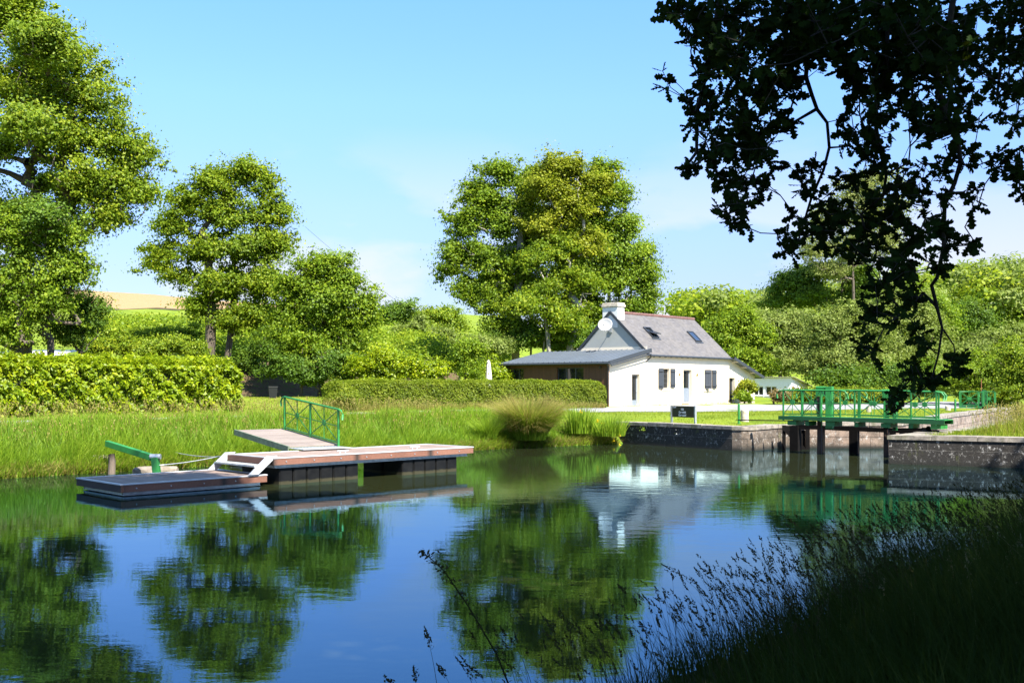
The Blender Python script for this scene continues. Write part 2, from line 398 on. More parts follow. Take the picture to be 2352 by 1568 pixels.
def grow(nodes, par, A, step, r, sag=0.0, jit=.12):
    """joins every attractor to the nearest branch node already there"""
    N_ = [np.array(p, float) for p in nodes]; par = list(par); arr = np.array(N_)
    tips = []
    for a in A:
        cost = np.linalg.norm(arr - a, axis=1) + .35 * np.maximum(0, arr[:, 2] - a[2] + .3)
        j = int(np.argmin(cost)); p = arr[j].copy(); d = a - p; Lg = np.linalg.norm(d); k = max(1, int(round(Lg / step)))
        last = j; new = []
        for i in range(1, k + 1):
            t = i / k; x = p + d * t
            x[2] += math.sin(t * math.pi) * Lg * (.10 - sag)
            if i < k: x = x + r.normal(size=3) * jit * step
            new.append(x); par.append(last); last = len(arr) + len(new) - 1
        arr = np.vstack([arr, np.array(new)]); tips.append(last)
    return arr, par, tips
def wood(name, arr, par, rtip, rroot, mat, parent, minr=0.0, n=6, expo=None):
    m = len(arr); cnt = np.zeros(m); ch = np.zeros(m, int)
    for i in range(m):
        if par[i] >= 0: ch[par[i]] += 1
    cnt[ch == 0] = 1
    for i in range(m - 1, 0, -1):
        if par[i] >= 0: cnt[par[i]] += cnt[i]
    e = expo or math.log(max(rroot / rtip, 1.01)) / math.log(max(cnt[[i for i in range(m) if par[i] < 0]].max(), 2)); rad = np.minimum(rtip * cnt ** e, rroot)
    i_ = np.array([i for i in range(m) if par[i] >= 0 and rad[i] >= minr]); p_ = np.array([par[i] for i in i_])
    p0, p1 = arr[p_], arr[i_]; r0 = np.minimum(rad[p_], rad[i_] * 1.6); r1 = rad[i_]
    d = unit(p1 - p0); ref = np.where(np.abs(d[:, 2:3]) > .9, np.array([[1., 0, 0]]), np.array([[0, 0, 1.]]))
    a = unit(np.cross(d, ref)); b = np.cross(d, a); p1 = p1 + d * r1[:, None] * .4
    V = []
    for p, q in ((p0, r0), (p1, r1)):
        for k in range(n):
            t = 2 * math.pi * k / n; V.append(p + (a * math.cos(t) + b * math.sin(t)) * q[:, None])
    V = np.stack(V, 1).reshape(-1, 3); base = (np.arange(len(i_)) * 2 * n)[:, None]
    Fq = np.concatenate([base + np.array([[k, (k + 1) % n, n + (k + 1) % n, n + k]]) for k in range(n)])
    return npmesh(name, V, Fq, mat, parent, smooth=True)

def tree(name, label, Y, base, blobs, nleaf, kinds, leaf=.2, clump=.8, trunks=None, bark=BARK, rroot=.3, seed=1,
         cat='tree', group=None, zb=None, dens=.022, minr=.012, flat=.9, crownname='crown', th=None, dscale=.8, core=0, gap=.27):
    """base: trunk position as photo column; blobs: crown lobes (px, py, rx, ry[, dY[, kind]]) in photo pixels at distance Y"""
    r = np.random.default_rng(seed); bx = (base - CX) * Y / FP
    bz = float(H(bx, Y)) if zb is None else zb
    root = empty(name, (bx, Y, bz), label=label, cat=cat, group=group); O = np.array([bx, Y, bz]); clump *= .72; leaf *= .69; nleaf = int(nleaf * 2.35)
    C, K, Wt = [], [], []
    for bl in blobs:
        px, py, rx, ry = bl[:4]; dY = bl[4] if len(bl) > 4 else 0; kd = bl[5] if len(bl) > 5 else 0
        Yb = Y + dY; c = np.array(P(px, py, Yb)); rxm, rzm = rx * Yb / FP, ry * Yb / FP; rym = rxm * dscale
        cl = min(clump, rxm * .45, rzm * .6)
        n = max(6, int(4 * (rxm * rzm + rxm * rym + rym * rzm) * .62 / (clump * clump)))
        v = unit(r.normal(size=(n, 3))) * (r.uniform(0.05, 1, (n, 1)) ** .52)
        v = v * (1 + .14 * np.sin(v[:, :1] * 5 + px + v[:, 2:] * 3) + .17 * r.normal(size=(n, 1)))
        pts = c + v * np.array([rxm - cl * .6, rym - cl * .6, max(rzm - cl * .5, .1)]); g = H(pts[:, 0], pts[:, 1]) + .25
        pts[:, 2] = np.maximum(pts[:, 2], g + r.uniform(0, .5, n)); C.append(pts); K += [kd] * n
    C = np.vstack(C); K = np.array(K)
    md = C.mean(0); j = r.choice(len(C), len(C) // 3); sp = C[j] + unit(C[j] - md + r.normal(size=(len(j), 3)) * .8) * clump * r.uniform(.7, 1.6, (len(j), 1)); NB = len(C)
    C = np.vstack([C, sp]); K = np.concatenate([K, K[j]]); C[:, 2] = np.maximum(C[:, 2], H(C[:, 0], C[:, 1]) + .15)
    # trunks
    nodes, par = [], []
    top = C[:, 2].max()
    for (tx, lean_px, htop, kk) in (trunks or [(base, 0, None, 0)]):
        p = np.array([(tx - CX) * Y / FP, Y + kk, bz - .3]); hz = htop if htop else (C[:, 2].min() * .4 + C[:, 2].mean() * .6) - bz
        k = max(3, int(hz / .7)); q = p.copy(); lx = lean_px * Y / FP
        for i in range(k + 1):
            t = i / k; nodes.append(q + np.array([lx * t + .10 * math.sin(t * 5 + tx), .08 * math.sin(t * 4), (hz + .3) * t])); par.append(len(nodes) - 2 if i else -1)
    nt_ = len(nodes)
    cen = np.array(nodes).mean(0); order = np.argsort(np.linalg.norm((C - np.array(nodes[min(nt_ - 1, nt_ // 2)])) * np.array([1, 1, .8]), axis=1))
    arr, par, tips = grow(nodes, par, C[order], .75, r, jit=.13)
    tr = wood('trunk', arr - O, par, .012, rroot, bark, root, minr=minr)
    # foliage clumps
    cr_ = clump * r.uniform(.45, 1.4, len(C)); cr_[NB:] *= .5; wts = cr_ ** 2 * r.uniform(.5, 1.3, len(C)) * (r.uniform(0, 1, len(C)) > gap); cnt = np.maximum(1, (nleaf * wts / wts.sum()).astype(int))
    ci = np.repeat(np.arange(len(C)), cnt); n = len(ci)
    v = unit(r.normal(size=(n, 3))); v[:, 2] = np.where(v[:, 2] < 0, v[:, 2] * .6, v[:, 2])
    ax = unit(r.normal(size=(len(C), 3)) * np.array([1, 1, .35])); v = v + ax[ci] * ((v * ax[ci]).sum(1, keepdims=True)) * .9
    rad = cr_[ci][:, None] * np.minimum(np.abs(.5 * r.normal(size=(n, 1)) + .45), 1.45)
    pos = C[ci] + v * rad * np.array([1, 1, flat]); g = H(pos[:, 0], pos[:, 1]); ok = pos[:, 2] > g + .03
    if seed == 1001: ok &= ~((pos[:, 1] > 0) & (np.abs(pos[:, 0]) < .53 * pos[:, 1] + .4) & (pos[:, 2] < EYE + .40 * pos[:, 1] + .3))
    pos, v, ci = pos[ok], v[ok], ci[ok]; n = len(pos)
    mid = np.average(C, axis=0); outw = unit(C[ci] - mid) * .5
    Nn = v * .35 + outw * 1.1 + np.array([0, 0, .45]) + r.normal(size=(n, 3)) * .6
    sz = leaf * r.uniform(.6, 1.3, n)
    ctint = r.uniform(-.18, .18, len(C)); tint = np.clip(.5 + ctint[ci] + r.normal(size=n) * .2, 0, 1)
    kset = sorted(set(K.tolist())); first = True
    for kd in kset:
        s_ = K[ci] == kd
        if not s_.any(): continue
        V, Fq = leaf_quads(pos[s_] - O, Nn[s_], sz[s_], sz[s_] * .72, r)
        o = npmesh(crownname, V, Fq, LF[kinds[kd]], root, tint=np.repeat(tint[s_], 4))
    return root

def scatter_shrub(name, label, pts, nleaf, kind, leaf, clump, seed, cat='shrub', group=None, kind_=None, parent=None, flat=.8, stems=True):
    r = np.random.default_rng(seed); C = np.array(pts, float); O = np.array([C[:, 0].mean(), C[:, 1].mean(), 0]); O[2] = float(H(O[0], O[1]))
    cr_ = clump * r.uniform(.6, 1.3, len(C)); wts = cr_ ** 2; cnt = np.maximum(3, (nleaf * wts / wts.sum()).astype(int))
    ci = np.repeat(np.arange(len(C)), cnt); n = len(ci)
    v = unit(r.normal(size=(n, 3))); rad = cr_[ci][:, None] * (r.uniform(0, 1, (n, 1)) ** .45)
    pos = C[ci] + v * rad * np.array([1, 1, flat]); g = H(pos[:, 0], pos[:, 1]); pos[:, 2] = np.maximum(pos[:, 2], g + .02)
    Nn = v * .8 + np.array([0, 0, .5]) + r.normal(size=(n, 3)) * .5; sz = leaf * r.uniform(.6, 1.3, n)
    tint = np.clip(.5 + r.uniform(-.2, .2, len(C))[ci] + r.normal(size=n) * .2, 0, 1)
    if kind_ == 'stuff':
        V, Fq = leaf_quads(pos, Nn, sz, sz * .6, r)
        return tag(npmesh(name, V, Fq, LF[kind], None, tint=np.repeat(tint, 4)), label, kind='stuff')
    V, Fq = leaf_quads(pos - O, Nn, sz, sz * .6, r)
    root = empty(name, O, label=label, cat=cat, group=group)
    npmesh('foliage', V, Fq, LF[kind], root, tint=np.repeat(tint, 4))
    if stems:
        k = len(C); mb = MB()
        for c in C[::max(1, k // 14)]:
            b = O + (c - O) * np.array([.35, .35, 0]); b[2] = float(H(b[0], b[1])) - .05
            m_ = (b + c) / 2 + r.normal(size=3) * .08
            mb.tube([b - O, m_ - O, c - O], [.03, .02, .008], 5)
        mb.build('stem', BARK, root)
    return root
# ------------------------------------------------------------------ stone quays and lock walls
def stonemat(name, c1, c2, mortar, lichen, dark):
    m = M(name); uv = m.co('UV')
    br = m.n('TexBrick', offset=.5); br.inputs['Scale'].default_value = 1; br.inputs['Brick Width'].default_value = 1.55; br.offset_frequency = 2; br.squash = .72; br.squash_frequency = 3; br.inputs['Row Height'].default_value = .43
    br.inputs['Mortar Size'].default_value = .012; br.inputs['Mortar Smooth'].default_value = .3; br.inputs['Bias'].default_value = 0
    br.inputs['Color1'].default_value = (*c1, 1); br.inputs['Color2'].default_value = (*c2, 1); br.inputs['Mortar'].default_value = (*mortar, 1)
    wv = m.mix(.03, uv, m.noise(3, m.co('Object'))); wn = m.n('TexNoise'); wn.inputs['Scale'].default_value = 2
    m.l(wv, br.inputs['Vector'])
    c = m.mix(m.ramp(m.noise(2.2, None, 9, .7), [(.4, 0), (.62, dark)]), br.outputs[0], (.018, .015, .012))
    c = m.mix(m.ramp(m.noise(5.0, m.co('Object', (1, 1, 1), (5, 2, 1)), 9, .8), [(.57, 0), (.61, lichen)]), c, (.50, .48, .45))
    pt = m.ramp(m.noise(1.3, m.co('Object', (1, 1, 1), (6, 6, 2)), 4, .6), [(.42, 0), (.60, 1)])
    c = m.mix(m.mix(pt, (0, 0, 0), m.ramp(m.noise(13, m.co('Object', (1, 1, .8), (1, 7, 1)), 8, .8), [(.56, 0), (.62, lichen)])), c, (.42, .40, .36))
    c = m.mix(m.ramp(m.noise(7, m.co('Object', (1, 1, .5), (2, 2, 9)), 8, .8), [(.52, 0), (.60, dark * .8)]), c, (.022, .018, .014))
    c = m.mix(m.ramp(m.noise(1.6, m.co('Object', (1, 1, .5), (8, 2, 4)), 6, .7), [(.60, 0), (.72, .6)]), c, (.12, .14, .02))
    sz_ = m.n('SeparateXYZ'); m.l(uv, sz_.inputs[0])
    mr = m.n('MapRange'); mr.inputs[1].default_value = .04; mr.inputs[2].default_value = .22; mr.inputs[3].default_value = 1; mr.inputs[4].default_value = 0
    m.l(sz_.outputs[1], mr.inputs[0]); c = m.mix(mr.outputs[0], c, (.015, .014, .010))
    m.base(c).set(Roughness=.9)
    hh = m.mix(.5, br.outputs['Fac'], m.noise(9, None, 9, .75)); m.bump(hh, .9, .05); return m.m
ST_DARK = stonemat('shaded_weathered_quay_stone', (.022, .019, .016), (.046, .038, .031), (.13, .12, .105), .85, .75)  # shade on the quays put into the stone colour, darker than lit lock walls
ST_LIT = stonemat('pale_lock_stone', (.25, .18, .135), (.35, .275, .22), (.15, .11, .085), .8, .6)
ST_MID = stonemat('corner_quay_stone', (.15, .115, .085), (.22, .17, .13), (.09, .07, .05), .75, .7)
COPE = plain('coping_granite', (.27, .235, .195), .9, var=.6, scale=5, bump=.8, stain=((.09, .10, .03), 2.2, .85))
def offs(pl, d):
    o = []
    for i, p in enumerate(pl):
        a = Vector(pl[max(i - 1, 0)]); b = Vector(pl[min(i + 1, len(pl) - 1)]); p = Vector(p)
        if 0 < i < len(pl) - 1:
            n1 = (p - a).normalized(); n2 = (b - p).normalized(); t = (n1 + n2).normalized(); k = 1 / max(.5, t.dot(n1))
        else: t = (b - a).normalized(); k = 1
        o.append((p.x - t.y * d * k, p.y + t.x * d * k))
    return o
def wallstrip(mb, pl, th, z0, z1, u0=0):
    inn = offs(pl, th); u = u0
    for i in range(len(pl) - 1):
        a, b, c, d = pl[i], pl[i + 1], inn[i + 1], inn[i]; ln = math.hypot(b[0] - a[0], b[1] - a[1])
        k = max(1, int(ln / 1.2))
        for j in range(k):
            t0, t1 = j / k, (j + 1) / k
            f = lambda p, q, t: (p[0] + (q[0] - p[0]) * t, p[1] + (q[1] - p[1]) * t)
            p, q, r_, s_ = f(a, b, t0), f(a, b, t1), f(d, c, t1), f(d, c, t0)
            mb.poly([(*p, z0), (*q, z0), (*q, z1), (*p, z1)], [(u + ln * t0, z0), (u + ln * t1, z0), (u + ln * t1, z1), (u + ln * t0, z1)])
            mb.poly([(*p, z1), (*q, z1), (*r_, z1), (*s_, z1)], [(u, z1)] * 4)
            mb.poly([(*s_, z1), (*r_, z1), (*r_, z0), (*s_, z0)], [(u, 0)] * 4)
        u += ln
    for p, q in ((pl[0], inn[0]), (inn[-1], pl[-1])):
        mb.poly([(*q, z0), (*p, z0), (*p, z1), (*q, z1)], [(0, z0), (th, z0), (th, z1), (0, z1)])
def coping(pl, parent, z0, z1, out_=.035, wid=.62, ln=1.15):
    """coping slabs laid end to end with thin joints, one mesh"""
    mb = MB(); a_, b_ = offs(pl, -out_), offs(pl, wid); r = np.random.default_rng(3)
    for i in range(len(pl) - 1):
        L_ = math.hypot(pl[i + 1][0] - pl[i][0], pl[i + 1][1] - pl[i][1]); k = max(1, int(L_ / ln))
        for j in range(k):
            t0, t1 = (j + (.012 / ln if j else 0)) / k, (j + 1 - (.012 / ln if j < k - 1 else 0)) / k; dz = r.uniform(-.012, .015)
            f = lambda P_, t: (P_[i][0] + (P_[i + 1][0] - P_[i][0]) * t, P_[i][1] + (P_[i + 1][1] - P_[i][1]) * t)
            lo = [(*f(a_, t0), z0), (*f(a_, t1), z0), (*f(b_, t1), z0), (*f(b_, t0), z0)]
            hi = [(x, y, z1 + dz) for x, y, _ in lo]
            mb.poly(hi); mb.poly(lo[::-1])
            for q in range(4): mb.poly([lo[q], lo[(q + 1) % 4], hi[(q + 1) % 4], hi[q]])
    return mb.build('coping', COPE, parent, bevel=.012)
def quay(name, label, pl, mat, top, cop=True, cat='quay wall'):
    root = empty(name, (*pl[0], 0), label=label, cat=cat); pl2 = [(x - pl[0][0], y - pl[0][1]) for x, y in pl]
    mb = MB(); wallstrip(mb, pl2, .8, -.9, top - (.13 if cop else 0)); mb.build('masonry', mat, root)
    if cop: coping(pl2, root, top - .13, top)
    return root
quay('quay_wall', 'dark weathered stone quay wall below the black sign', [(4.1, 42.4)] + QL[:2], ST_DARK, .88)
quay('quay_wall', 'rounded pale stone lock corner left of the green footbridge', [QL[1], *QL[2:7]], ST_MID, .87)
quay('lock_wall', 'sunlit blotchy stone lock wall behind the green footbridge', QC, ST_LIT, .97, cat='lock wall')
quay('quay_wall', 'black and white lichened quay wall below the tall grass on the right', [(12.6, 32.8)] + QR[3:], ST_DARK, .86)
quay('lock_wall', 'lock side wall hidden behind the right quay corner', QR[:2] + [(15.4, 36.0), (12.65, 32.85)], ST_LIT, .86, cat='lock wall')

# ------------------------------------------------------------------ paints and metals
GREEN = plain('green_paint', (.022, .19, .040), .5, var=.22, scale=4, stain=((.02, .09, .02), 5, .4))
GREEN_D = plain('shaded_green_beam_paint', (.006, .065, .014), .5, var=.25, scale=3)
ALU = plain('brushed_aluminium', (.50, .51, .53), .45, .25, var=.12, scale=5)
GALV = plain('galvanised_steel', (.46, .48, .50), .5, .6, var=.3, scale=9)
BLACKP = plain('black_float_plastic', (.012, .012, .013), .42, var=.4, scale=5, stain=((.06, .05, .035), 6, .4))
TIMBER_BLK = plain('tarred_timber', (.0055, .0045, .004), .85, var=.5, scale=7, bump=.4, spec=.12)
DARKMET = plain('dark_grey_metal', (.035, .040, .048), .45, .3, var=.2)
CONC = plain('old_concrete', (.24, .20, .155), .95, var=.4, scale=4, bump=.7, stain=((.10, .09, .05), 2.5, .7))
def plankmat(name, c1, c2, width, axis=0, gap=True):
    m = M(name); co = m.co('Object'); sx = m.n('SeparateXYZ'); m.l(co, sx.inputs[0])
    d = m.n('Math', operation='DIVIDE'); m.l(sx.outputs[axis], d.inputs[0]); d.inputs[1].default_value = width
    fl = m.n('Math', operation='FLOOR'); m.l(d.outputs[0], fl.inputs[0]); fc = m.n('Math', operation='FRACT'); m.l(d.outputs[0], fc.inputs[0])
    wn = m.n('TexWhiteNoise', noise_dimensions='1D'); m.l(fl.outputs[0], wn.inputs['W'])
    sc = (1, .12, 1) if axis == 0 else (.12, 1, 1)
    g = m.noise(22, m.co('Object', sc), 6, .6); c = m.ramp(g, [(.3, c1), (.7, c2)])
    c = m.mix(.45, c, m.ramp(wn.outputs[0], [(0, c1), (1, c2)]))
    c = m.mix(m.ramp(m.noise(1.5, m.co('Object', (1, 1, 1), (4, 1, 0)), 6), [(.45, 0), (.7, .35)]), c, tuple(x * .55 for x in c1))
    if gap: c = m.mix(m.ramp(fc.outputs[0], [(0, 1), (.06, 0), (.94, 0), (1, 1)]), c, (.02, .015, .012))
    m.base(c).set(Roughness=.75); m.bump(m.mix(.5, g, m.ramp(fc.outputs[0], [(0, 0), (.08, 1), (.92, 1), (1, 0)])), .4, .01); return m.m
DECK = plankmat('weathered_hardwood_deck', (.17, .12, .095), (.31, .235, .195), .14, 0)
DECKG = plankmat('grey_gangway_planks', (.16, .125, .105), (.28, .235, .205), .20, 1)
FASC = plankmat('red_brown_hardwood_edge', (.14, .058, .036), (.25, .12, .082), 2.4, 0)

# ------------------------------------------------------------------ floating pontoons
TH = math.atan2(.704, .71)
def pontoon(name, label, A, Ln, Wd, top, low):
    """A near left corner; x along the canal, y towards the bank"""
    r = empty(name, (A[0], A[1], 0), TH, label=label, cat='pontoon')
    m = MB(); m.box(.07, Ln - .07, .07, Wd - .07, top - .05, top - .012); m.build('deck', DECK, r)
    m = MB()
    for a in ((0, Ln, 0, .085), (0, Ln, Wd - .085, Wd)): m.box(*a, top - .03, top)
    for a in ((0, .085, .087, Wd - .087), (Ln - .085, Ln, .087, Wd - .087)): m.box(*a, top - .03, top)
    m.build('edge_trim', ALU, r, bevel=.006)
    m = MB()
    h = .15
    m.box(.01, Ln - .01, .01, .06, top - .03 - h, top - .032); m.box(.01, Ln - .01, Wd - .06, Wd - .01, top - .03 - h, top - .032)
    m.box(.01, .06, .062, Wd - .062, top - .03 - h, top - .032); m.box(Ln - .06, Ln - .01, .062, Wd - .062, top - .03 - h, top - .032)
    m.build('fascia', FASC, r, bevel=.004)
    z1 = top - .18; m = MB()
    for y in (.12, Wd - .20):
        m.box(.12, Ln - .12, y, y + .08, z1 - .015, z1 - .003); m.box(.12, Ln - .12, y + .03, y + .042, z1 - .062, z1 - .017); m.box(.12, Ln - .12, y, y + .08, z1 - .08, z1 - .064)
    for x in np.arange(.12, Ln - .1, (Ln - .32) / 4): m.box(x, x + .08, .203, Wd - .203, z1 - .078, z1 - .004)
    m.build('frame_beam', GALV, r)
    return r
A1 = (-8.19, 21.86); A2 = (-5.56, 24.36)
lo = pontoon('low_pontoon', 'low timber pontoon lying almost level with the water', A1, 3.52, 2.3, .275, True)
m = MB(); m.box(.35, 3.3, .35, 1.95, -.25, .012); m.build('float', BLACKP, lo, bevel=.03)
hi_ = pontoon('high_pontoon', 'long high timber pontoon on black ribbed floats', A2, 6.35, 2.0, .655, False)
for x0, k in ((.25, 6), (3.95, 5)):
    for j in range(k):
        a = x0 + j * .385
        for y0 in (.16, 1.06):
            m = MB(); m.box(a, a + .365, y0, y0 + .78, -.35, .39); m.box(a + .02, a + .345, y0 - .022, y0, -.2, .36)
            m.build('float', BLACKP, hi_, bevel=.025)
for x in (2.05, 4.35):
    m = MB()
    for dx in (-.08, .08): m.tube([(x + dx, .13, .655), (x + dx, .13, .72)], .016, 8)
    m.tube([(x - .17, .13, .725), (x + .17, .13, .725)], .017, 8); m.build('mooring_cleat', ALU, hi_)
# steps between the two pontoons
o = Vector((A2[0], A2[1], 0)); st = empty('pontoon_steps', o, TH, label='aluminium steps joining the low pontoon to the high one', cat='steps')
for y in (.03, 1.93):
    m = MB(); a = [(-.62, .29), (-.38, .29), (.13, .70), (-.14, .70)]
    f0 = [(x, y, z) for x, z in a]; f1 = [(x, y + .05, z) for x, z in a]
    m.poly(f0); m.poly(f1[::-1])
    for i in range(4): m.poly([f0[i], f1[i], f1[(i + 1) % 4], f0[(i + 1) % 4]])
    m.build('stringer', ALU, st, bevel=.008)
m = MB(); m.box(-.46, -.14, .083, 1.927, .455, .487)
for i in range(18): m.box(-.46, -.14, .12 + i * .1, .135 + i * .1, .488, .496)
m.build('tread', GALV, st)
m = MB(); m.box(-.10, -.02, .083, 1.927, .50, .64); m.build('riser', FASC, st)

# gangway from the bank down to the high pontoon
GD = Vector((-.62, .785, 0)); GA = math.atan2(.785, -.62) - math.pi / 2
ga = empty('gangway', (-5.72, 27.25, .68), GA, label='sloping grey plank gangway from the grassy bank to the pontoon', cat='gangway')
GL, GW, SL = 3.75, 1.55, .36
def gz(y): return .01 + SL * y / GL
m = MB(); n_ = 19
for i in range(n_):
    y0, y1 = .45 + i * (GL - .45) / n_ + .006, .45 + (i + 1) * (GL - .45) / n_ - .006
    m.poly([(0.07, y0, gz(y0)), (GW - .07, y0, gz(y0)), (GW - .07, y1, gz(y1)), (.07, y1, gz(y1))])
    m.poly([(0.07, y0, gz(y0) - .03), (0.07, y0, gz(y0)), (GW - .07, y0, gz(y0))[:3], (GW - .07, y0, gz(y0) - .03)])
m.build('plank', DECKG, ga)
m = MB()
for x in (.035, GW - .035): m.beam((x, .3, gz(.3) - .06), (x, GL, gz(GL) - .06), .05, .16)
m.build('side_beam', plain('galvanised_gangway_beam', (.16, .20, .13), .6, .2, var=.4), ga)
m = MB(); m.box(.05, GW - .05, -.5, .44, .0, .012)
for i in range(14): m.box(.08 + i * .1, .10 + i * .1, -.48, .42, .013, .019)
m.build('ramp_plate', ALU, ga)

def railing(root, x0, x1, npan, h, mats, y=0, slope=0, curl=(1, 1), postw=.05, below=0, z0=0):
    """green steel railing of square panels, each with eight spokes meeting at a round hub"""
    zz = lambda x: z0 + slope * (x - x0); wd = (x1 - x0) / npan
    for i in range(npan + 1):
        x = x0 + i * wd; m = MB(); m.box(x - postw / 2, x + postw / 2, y - postw / 2, y + postw / 2, zz(x) - below, zz(x) + h - .02); m.build('post', mats, root)
    m = MB(); pts = []
    if curl[0]: pts += [(x0 - .22, y, zz(x0) + h - .28), (x0 - .25, y, zz(x0) + h - .14), (x0 - .16, y, zz(x0) + h - .03)]
    pts += [(x0 + (x1 - x0) * t, y, zz(x0 + (x1 - x0) * t) + h) for t in (0, .5, 1)]
    if curl[1]: pts += [(x1 + .16, y, zz(x1) + h - .03), (x1 + .25, y, zz(x1) + h - .14), (x1 + .22, y, zz(x1) + h - .28)]
    m.tube(pts, .028, 8); m.build('handrail', mats, root, smooth=True)
    for i in range(npan):
        a, b = x0 + i * wd + postw / 2, x0 + (i + 1) * wd - postw / 2; c = (a + b) / 2
        zb, zt = zz(c) + .09, zz(c) + h - .03; zm = (zb + zt) / 2; m = MB()
        m.beam((a, y, zz(a) + .08), (b, y, zz(b) + .08), .03, .035)
        for ex, ez in ((a, zz(a) + .1), (b, zz(b) + .1), (a, zz(a) + h - .03), (b, zz(b) + h - .03), (a, zm + slope * (a - c)), (b, zm + slope * (b - c)), (c, zb), (c, zt)):
            m.beam((c, y, zm), (ex, y, ez), .014, .022)
        m.tube([(c, y - .015, zm), (c, y + .015, zm)], .085, 14); m.build('spoke_panel', mats, root)
gr = empty('gangway_railing', (-5.72 + 1.48 * math.cos(GA), 27.25 + 1.48 * math.sin(GA), .68), GA + math.pi / 2,
           label='green railing with two spoked panels along the gangway edge', cat='railing')
railing(gr, .25, GL - .25, 2, .98, GREEN, slope=SL / GL, z0=.03, below=.12)

# mooring boom and its ropes
bm_ = empty('mooring_boom', P(357, 1085, 26.2)[:2] + (0,), label='bent green steel arm holding the pontoon off the bank', cat='mooring arm')
b0 = Vector(bm_.location); K1 = Vector(P(356, 1053, 26.2)) - b0; K0 = Vector(P(246, 1018, 28.0)) - b0
m = MB(); m.beam(K0, K1 + Vector((.03, 0, 0)), .12, .16); m.build('arm', GREEN, bm_, bevel=.01)
m = MB(); m.beam(K1 + Vector((.0, 0, .03)), (.1, -.02, -.4), .17, .17); m.build('leg', GREEN, bm_, bevel=.01)
m = MB(); m.tube([K1 + Vector((-.12, 0, .05)), K1 + Vector((.14, 0, .05))], .07, 12); m.build('hinge', GALV, bm_)
mb = MB(); q = P(255, 1050, 27.6)
mb.tube([(0, 0, -.4), (.03, 0, .35), (.0, .03, .52)], [.10, .09, .08], 9); o_ = mb.build('mooring_post', BARK, None, smooth=True); o_.location = (q[0], q[1], 0)
tag(o_, 'rough dark timber post standing under the green mooring arm', 'post')
r_ = np.random.default_rng(5)
def rock(name, label, c, s, seed, mat=CONC, cat='stone'):
    r = np.random.default_rng(seed); me = bpy.data.meshes.new(name)
    import bmesh
    b = bmesh.new(); bmesh.ops.create_icosphere(b, subdivisions=3, radius=1)
    for v in b.verts:
        p = v.co; k = 1 + .22 * math.sin(p.x * 3 + seed) * math.cos(p.y * 2.7) + .12 * math.sin(p.z * 6 + p.x * 5 + seed) + r.uniform(-.03, .03)
        q = Vector((max(-.8, min(.8, p.x * k)), max(-.8, min(.8, p.y * k)), max(-.75, min(.75, p.z * k)))); v.co = Vector((q.x * s[0], q.y * s[1], q.z * s[2]))
    b.to_mesh(me); b.free(); me.materials.append(mat); o = bpy.data.objects.new(name, me); COL.objects.link(o); o.location = c
    return tag(o, label, cat)
q = P(355, 1075, 27.3); rock('concrete_block', 'pale crumbling concrete block at the foot of the green mooring arm', (q[0], q[1], .0), (.75, .3, .30), 1, cat='concrete block')
q = P(228, 1004, 28.6); rock('concrete_block', 'small pale block in the grass at the bank end of the mooring arm', (q[0], q[1], H(q[0], q[1]) + .12), (.40, .3, .16), 2, cat='concrete block')
q = P(560, 992, 31.0); rock('concrete_block', 'pale rough concrete edge beside the bank end of the gangway', (q[0], q[1], H(q[0], q[1]) + .02), (.55, .5, .12), 3, cat='concrete block')
def rope(label, a, b, sag=.06):
    a, b = Vector(a), Vector(b); mb = MB(); pts = [a.lerp(b, t) - a + Vector((0, 0, -sag * 4 * t * (1 - t))) for t in np.linspace(0, 1, 9)]
    mb.tube(pts, .012, 6); o = mb.build('mooring_cable', GALV, None, smooth=True); o.location = a; return tag(o, label, 'cable')
rope('upper steel mooring cable stretched from the grass to the pontoon steps', P(404, 1039, 30.0), P(533, 1047, 26.3))
rope('lower steel mooring cable stretched from the green arm to the pontoon steps', P(363, 1068, 26.2), P(505, 1047, 26.4), .03)

# ------------------------------------------------------------------ the lock keeper's house
UX, UY = .667, .745; HT = math.atan2(UY, UX); HO = Vector((8.03, 62.0, 1.14))
def s_of(px): r = (px - CX) / FP; return (62 * r - 8.03) / (UX - UY * r)
def z_of(px, py): s = s_of(px); return EYE - (py - HZ) * (62 + UY * s) / FP - HO.z
def t_of(px): r = (px - CX) / FP; return (5.44 - 59.11 * r) / (UY + UX * r)
def ray_local(px, py):
    d = Vector((px - CX, FP, HZ - py)); o = Vector((0, 0, EYE)) - HO; c, s = math.cos(HT), math.sin(HT)
    f = lambda v: Vector((c * v.x + s * v.y, -s * v.x + c * v.y, v.z)); return f(o), f(d)
RZ0, RK = 3.0, 2.68 / 2.9
def on_roof(px, py):
    o, d = ray_local(px, py); k = (RZ0 + (o.y + .2) * RK - o.z) / (d.z - d.y * RK); return o + d * k
WHITE = plain('cream_white_render', (.80, .70, .54), .85, var=.05, scale=2, bump=.15, stain=((.62, .57, .48), 1.1, .35))
GREYR = plain('pale_grey_render', (.37, .38, .35), .85, var=.08, scale=1.5, bump=.15)
STONE = plain('cut_granite_surround', (.52, .43, .32), .85, var=.3, scale=7, bump=.4)
CHAR = plain('charcoal_joinery_paint', (.040, .046, .055), .45, var=.12)
DOORG = plain('blue_grey_door_paint', (.17, .20, .24), .45, var=.12)
ZINC = plain('charcoal_zinc_trim', (.045, .052, .062), .5, .3, var=.15)
TERRA = plain('ridge_tile_clay', (.13, .062, .052), .8, var=.35, scale=9)
gm_ = M('window_glass'); gm_.base((.012, .014, .016)).set(Roughness=.05); GLASS = gm_.m
gm_ = M('skylight_glass'); gm_.base((.03, .05, .09)).set(Roughness=.04, Metallic=.25); SKYG = gm_.m
